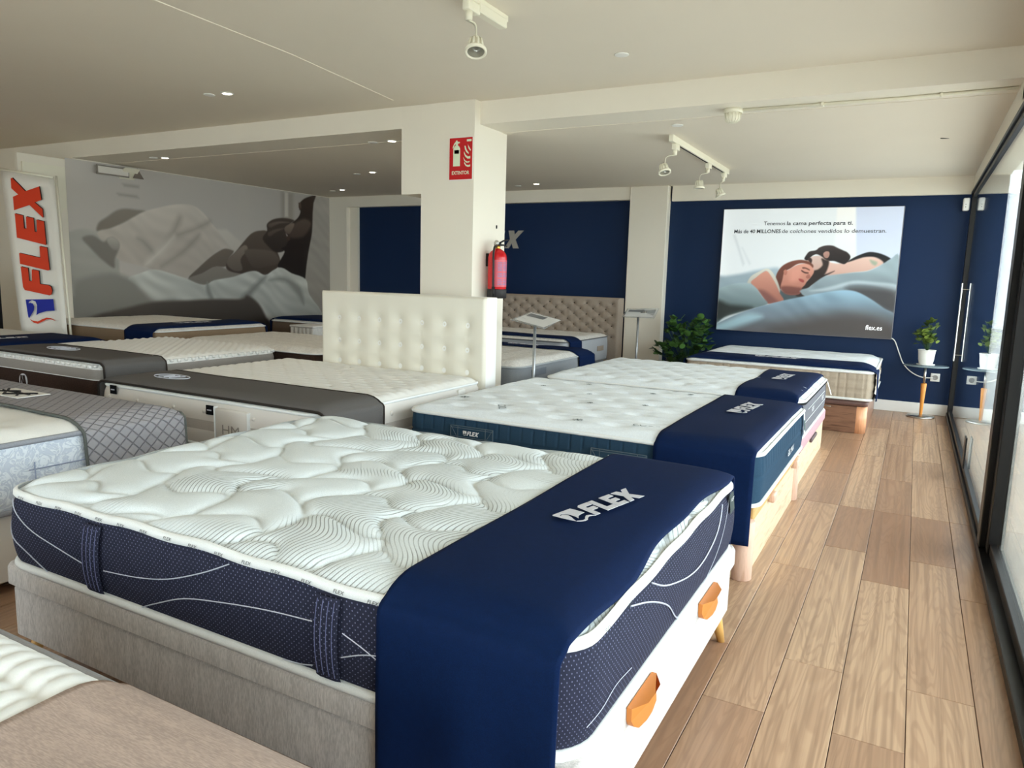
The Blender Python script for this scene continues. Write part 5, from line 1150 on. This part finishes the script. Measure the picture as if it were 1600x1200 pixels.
bshape([(0.216, 0.6559), (0.297, 0.6646), (0.399, 0.6664), (0.496, 0.6549), (0.597, 0.6459), (0.693, 0.6471), (0.794, 0.6576), (0.69, 0.6525), (0.593, 0.654), (0.489, 0.6663), (0.393, 0.6765), (0.308, 0.6731)], 'emblem_wave', M_red_print)

wb = tag(MB().add([(-8.001, 4.28, 2.335), (-8.001, 4.70, 2.335), (-8.001, 4.70, 1.92), (-8.001, 4.28, 1.50), (-7.975, 4.28, 2.335), (-7.975, 4.70, 2.335), (-7.975, 4.70, 1.92), (-7.975, 4.28, 1.50)],
    [(0, 1, 2, 3), (7, 6, 5, 4), (0, 4, 5, 1), (1, 5, 6, 2), (2, 6, 7, 3), (3, 7, 4, 0)]).build('white_board', M_cream), 'plain white board hung behind the top of the banner', 'board'); fixn(wb)
el = thing('exit_light', 'slim wall light box with clear sign plate on the mural near the ceiling', 'exit light', (-7.95, 5.2, 2.25))
fixn(MB().add([(-8.0, 5.32, 2.36), (-7.88, 5.32, 2.415), (-7.88, 5.50, 2.415), (-8.0, 5.50, 2.30), (-8.0, 5.32, 2.30)], [(0, 1, 4), (0, 3, 2, 1), (1, 2, 3, 4), (0, 4, 3)]).build('housing', M_cream, el))
MB().add([(-7.93, 5.50, 2.43), (-7.93, 5.44, 2.315), (-7.93, 5.58, 2.315)], [(0, 1, 2)]).build('lamp_wedge', plain('dark_wedge', L(120, 108, 98), .6), el)
MB().box(-7.94, -7.93, 5.02, 5.40, 2.31, 2.41, .002).build('frame', plain('grey_bezel', L(140, 132, 122), .5), el)
MB().box(-7.93, -7.925, 5.035, 5.385, 2.325, 2.395).build('sign_plate', plain('pale_plate', L(216, 210, 200), .4), el)

# ---------------------------------------------------------------- ceiling: recessed spots, blank discs, detector, conduit, tracks
def spot_thing(x, y, z, power, label):
    s = thing('recessed_spotlight', label, 'spotlight', (x, y, z-.01), 'recessed ceiling spotlights')
    MB().lathe([(.047, -.001), (.047, -.005), (.037, -.008), (.034, -.003), (.034, .0)], (x, y, z), 28).build('trim_ring', M_white, s, True)
    MB().lathe([(.033, -.004), (.001, -.0045)], (x, y, z), 20).build('lamp_lens', lamp_glow, s)
    l = bpy.data.lights.new('spot_lamp', 'SPOT'); l.energy = power; l.spot_size = 1.9; l.spot_blend = .8; l.color = (1, .86, .68); l.shadow_soft_size = .04
    o = bpy.data.objects.new('spot_lamp', l); COL.objects.link(o); o.location = (x, y, z-.03); return s
SPW = 5
spot_thing(-4.61, 3.95, ZF, SPW, 'recessed ceiling spotlight nearest the camera, over the satin sided mattress')
spot_thing(-6.95, 5.14, ZB, SPW, 'recessed ceiling spotlight near the mural, next to the beam')
spot_thing(-4.05, 5.19, ZB, SPW, 'recessed ceiling spotlight just left of the boxed pillar')
spot_thing(-5.48, 6.67, ZC, SPW, 'recessed ceiling spotlight in the middle of the rear left ceiling')
spot_thing(-7.06, 7.95, ZC, SPW, 'farthest recessed ceiling spotlight, towards the mural corner')
spot_thing(-4.15, 8.12, ZC, SPW, 'recessed ceiling spotlight right of the pillar before the tufted headboard')
for x, y, z, lb_ in ((-4.78, 3.93, ZF, 'blank white disc in the front ceiling beside the nearest spotlight'), (-7.08, 5.10, ZB, 'blank white disc in the ceiling near the mural'), (-4.26, 5.19, ZB, 'blank white disc left of the boxed pillar spotlight'),
                     (-5.77, 6.75, ZC, 'blank white disc in the middle of the rear left ceiling'), (-7.31, 8.04, ZC, 'blank white disc in the far left ceiling corner'), (-4.47, 8.25, ZC, 'blank white disc beside the spotlight before the tufted headboard'),
                     (-1.62, 4.2, ZF, 'blank white disc in the front ceiling just before the beam'), (-1.63, 5.4, ZC, 'blank white disc just behind the beam')):
    tag(MB().lathe([(.042, .0), (.042, -.004), (.036, -.006), (.001, -.0065)], (x, y, z), 22).build('ceiling_disc', M_white, None, True), lb_, 'ceiling disc', 'blank ceiling discs')
d_ = thing('smoke_detector', 'cream ribbed smoke detector under the beam', 'smoke detector', (-1.16, 5.06, 2.39))
MB().lathe([(.062, 2.446), (.062, 2.425), (.057, 2.420)], (-1.16, 5.06, 0), 28).build('base', M_cream, d_, True)
MB().lathe([(.050, 2.421), (.045, 2.380), (.027, 2.362), (.001, 2.360)], (-1.16, 5.06, 0), 24).build('sensor_dome', M_cream, d_, True)
mb = MB()
for k in range(14):
    a = 2*math.pi*k/14; mb.tube([(-1.16+.054*math.cos(a), 5.06+.054*math.sin(a), 2.422), (-1.16+.045*math.cos(a), 5.06+.045*math.sin(a), 2.378), (-1.16+.027*math.cos(a), 5.06+.027*math.sin(a), 2.362)], .0035, 5)
mb.build('rib', M_cream, d_, True)
cd_ = thing('conduit', 'cream cable conduit running under the beam from the smoke detector to the window', 'conduit', (-.4, 5.06, 2.44))
MB().tube([(-1.11, 5.06, 2.436), (-.2, 5.09, 2.436), (.39, 5.06, 2.437)], .009, 8).build('tube', M_cream, cd_, True)
for x in (-.62, .02): MB().box(x-.008, x+.008, 5.055, 5.10, 2.424, 2.446, .003).build('clip', M_cream, cd_)
tag(MB().lathe([(.004, 0), (.003, .03), (.001, .06)], (.05, 6.55, ZC-.002), 6, (1, .3, -.05)).build('loose_screw', M_dark), 'tiny dark screw sticking out of the ceiling near the window', 'screw')

def spot_head(parent, x, y, z, swing, aim, arm_len=.13, rad=.044):
    """adapter block under the rail, curved arm, ribbed lamp head"""
    hd = MB().box(x-.019, x+.019, y-.05, y+.05, z-.045, z, .004, 2).build('adapter', M_cream, parent, True)
    MB().lathe([(.017, -.085), (.017, -.045)], (x, y-.02, z), 14).build('swivel', M_cream, parent, True)
    sx, sy = swing; e = Vector((x+sx*arm_len, y-.02+sy*arm_len, z-.20)); s0 = Vector((x, y-.02, z-.085))
    mid = (s0+e)/2+Vector((sx*.05, sy*.05, .035)); path = spline([tuple(s0), tuple(mid), tuple(e)], 6)
    V = []
    wd = Vector((-sy, sx, 0)).normalized()*.011
    for p_ in path:
        p_ = Vector(p_); V += [p_-wd, p_+wd]
    ar = mesh('arm', V, grid_faces(len(path), 2), M_cream, parent, True); ar.modifiers.new('t', 'SOLIDIFY').thickness = .004
    a = Vector(aim).normalized(); c = e+Vector((0, 0, -.0))
    hh = MB().lathe([(.014, -.045), (.026, -.040), (.030, -.005), (rad, .010), (rad+.004, .014), (rad+.004, .028), (rad-.003, .030), (rad-.010, .020), (.012, .006)], c, 28, a).build('lamp_head', M_cream, parent, True)
    mb = MB(); u_ = a.cross(Vector((0, 1, 0))).normalized(); w_ = a.cross(u_)
    for k in range(10):
        t_ = 2*math.pi*k/10; rr = u_*math.cos(t_)+w_*math.sin(t_); mb.tube([c+rr*.018-a*.047, c+rr*.031-a*.036, c+rr*.036+a*.004], .0045, 5)
    mb.build('cooling_fin', M_cream, hh, True)
    MB().lathe([(rad-.006, .024), (rad*.6, .020), (.001, .018)], c, 20, a).build('reflector', M_chrome, hh, True)
tr1 = thing('track_light', 'cream ceiling track with one spotlight head above the front beds', 'track light', (-1.93, 2.8, 2.58))
MB().box(-1.948, -1.912, 1.6, 3.38, 2.580, ZF, .003).build('rail', M_cream, tr1)
MB().box(-1.936, -1.924, 1.6, 3.05, 2.577, 2.5802).build('rail_slot', M_dark, tr1)
MB().box(-1.953, -1.907, 3.10, 3.36, 2.545, 2.59, .004).build('driver_box', M_cream, tr1)
spot_head(tr1, -1.93, 3.06, 2.578, (.25, .25), (.22, -.32, -.95), .10, .047)
tr2 = thing('track_light', 'cream ceiling track with three spotlight heads in front of the poster', 'track light', (-1.77, 6.7, 2.38))
MB().box(-1.788, -1.752, 5.72, 7.66, 2.392, ZC, .003).build('rail', M_cream, tr2)
MB().box(-1.776, -1.764, 5.95, 7.55, 2.389, 2.3922).build('rail_slot', M_dark, tr2)
spot_head(tr2, -1.77, 5.86, 2.392, (-.55, -.35), (.30, -.25, -.9), .12, .046)
spot_head(tr2, -1.77, 6.90, 2.392, (-.55, -.3), (.05, -.1, -1), .11, .045)
spot_head(tr2, -1.77, 7.52, 2.392, (-.3, -.2), (.35, .1, -.9), .07, .044)
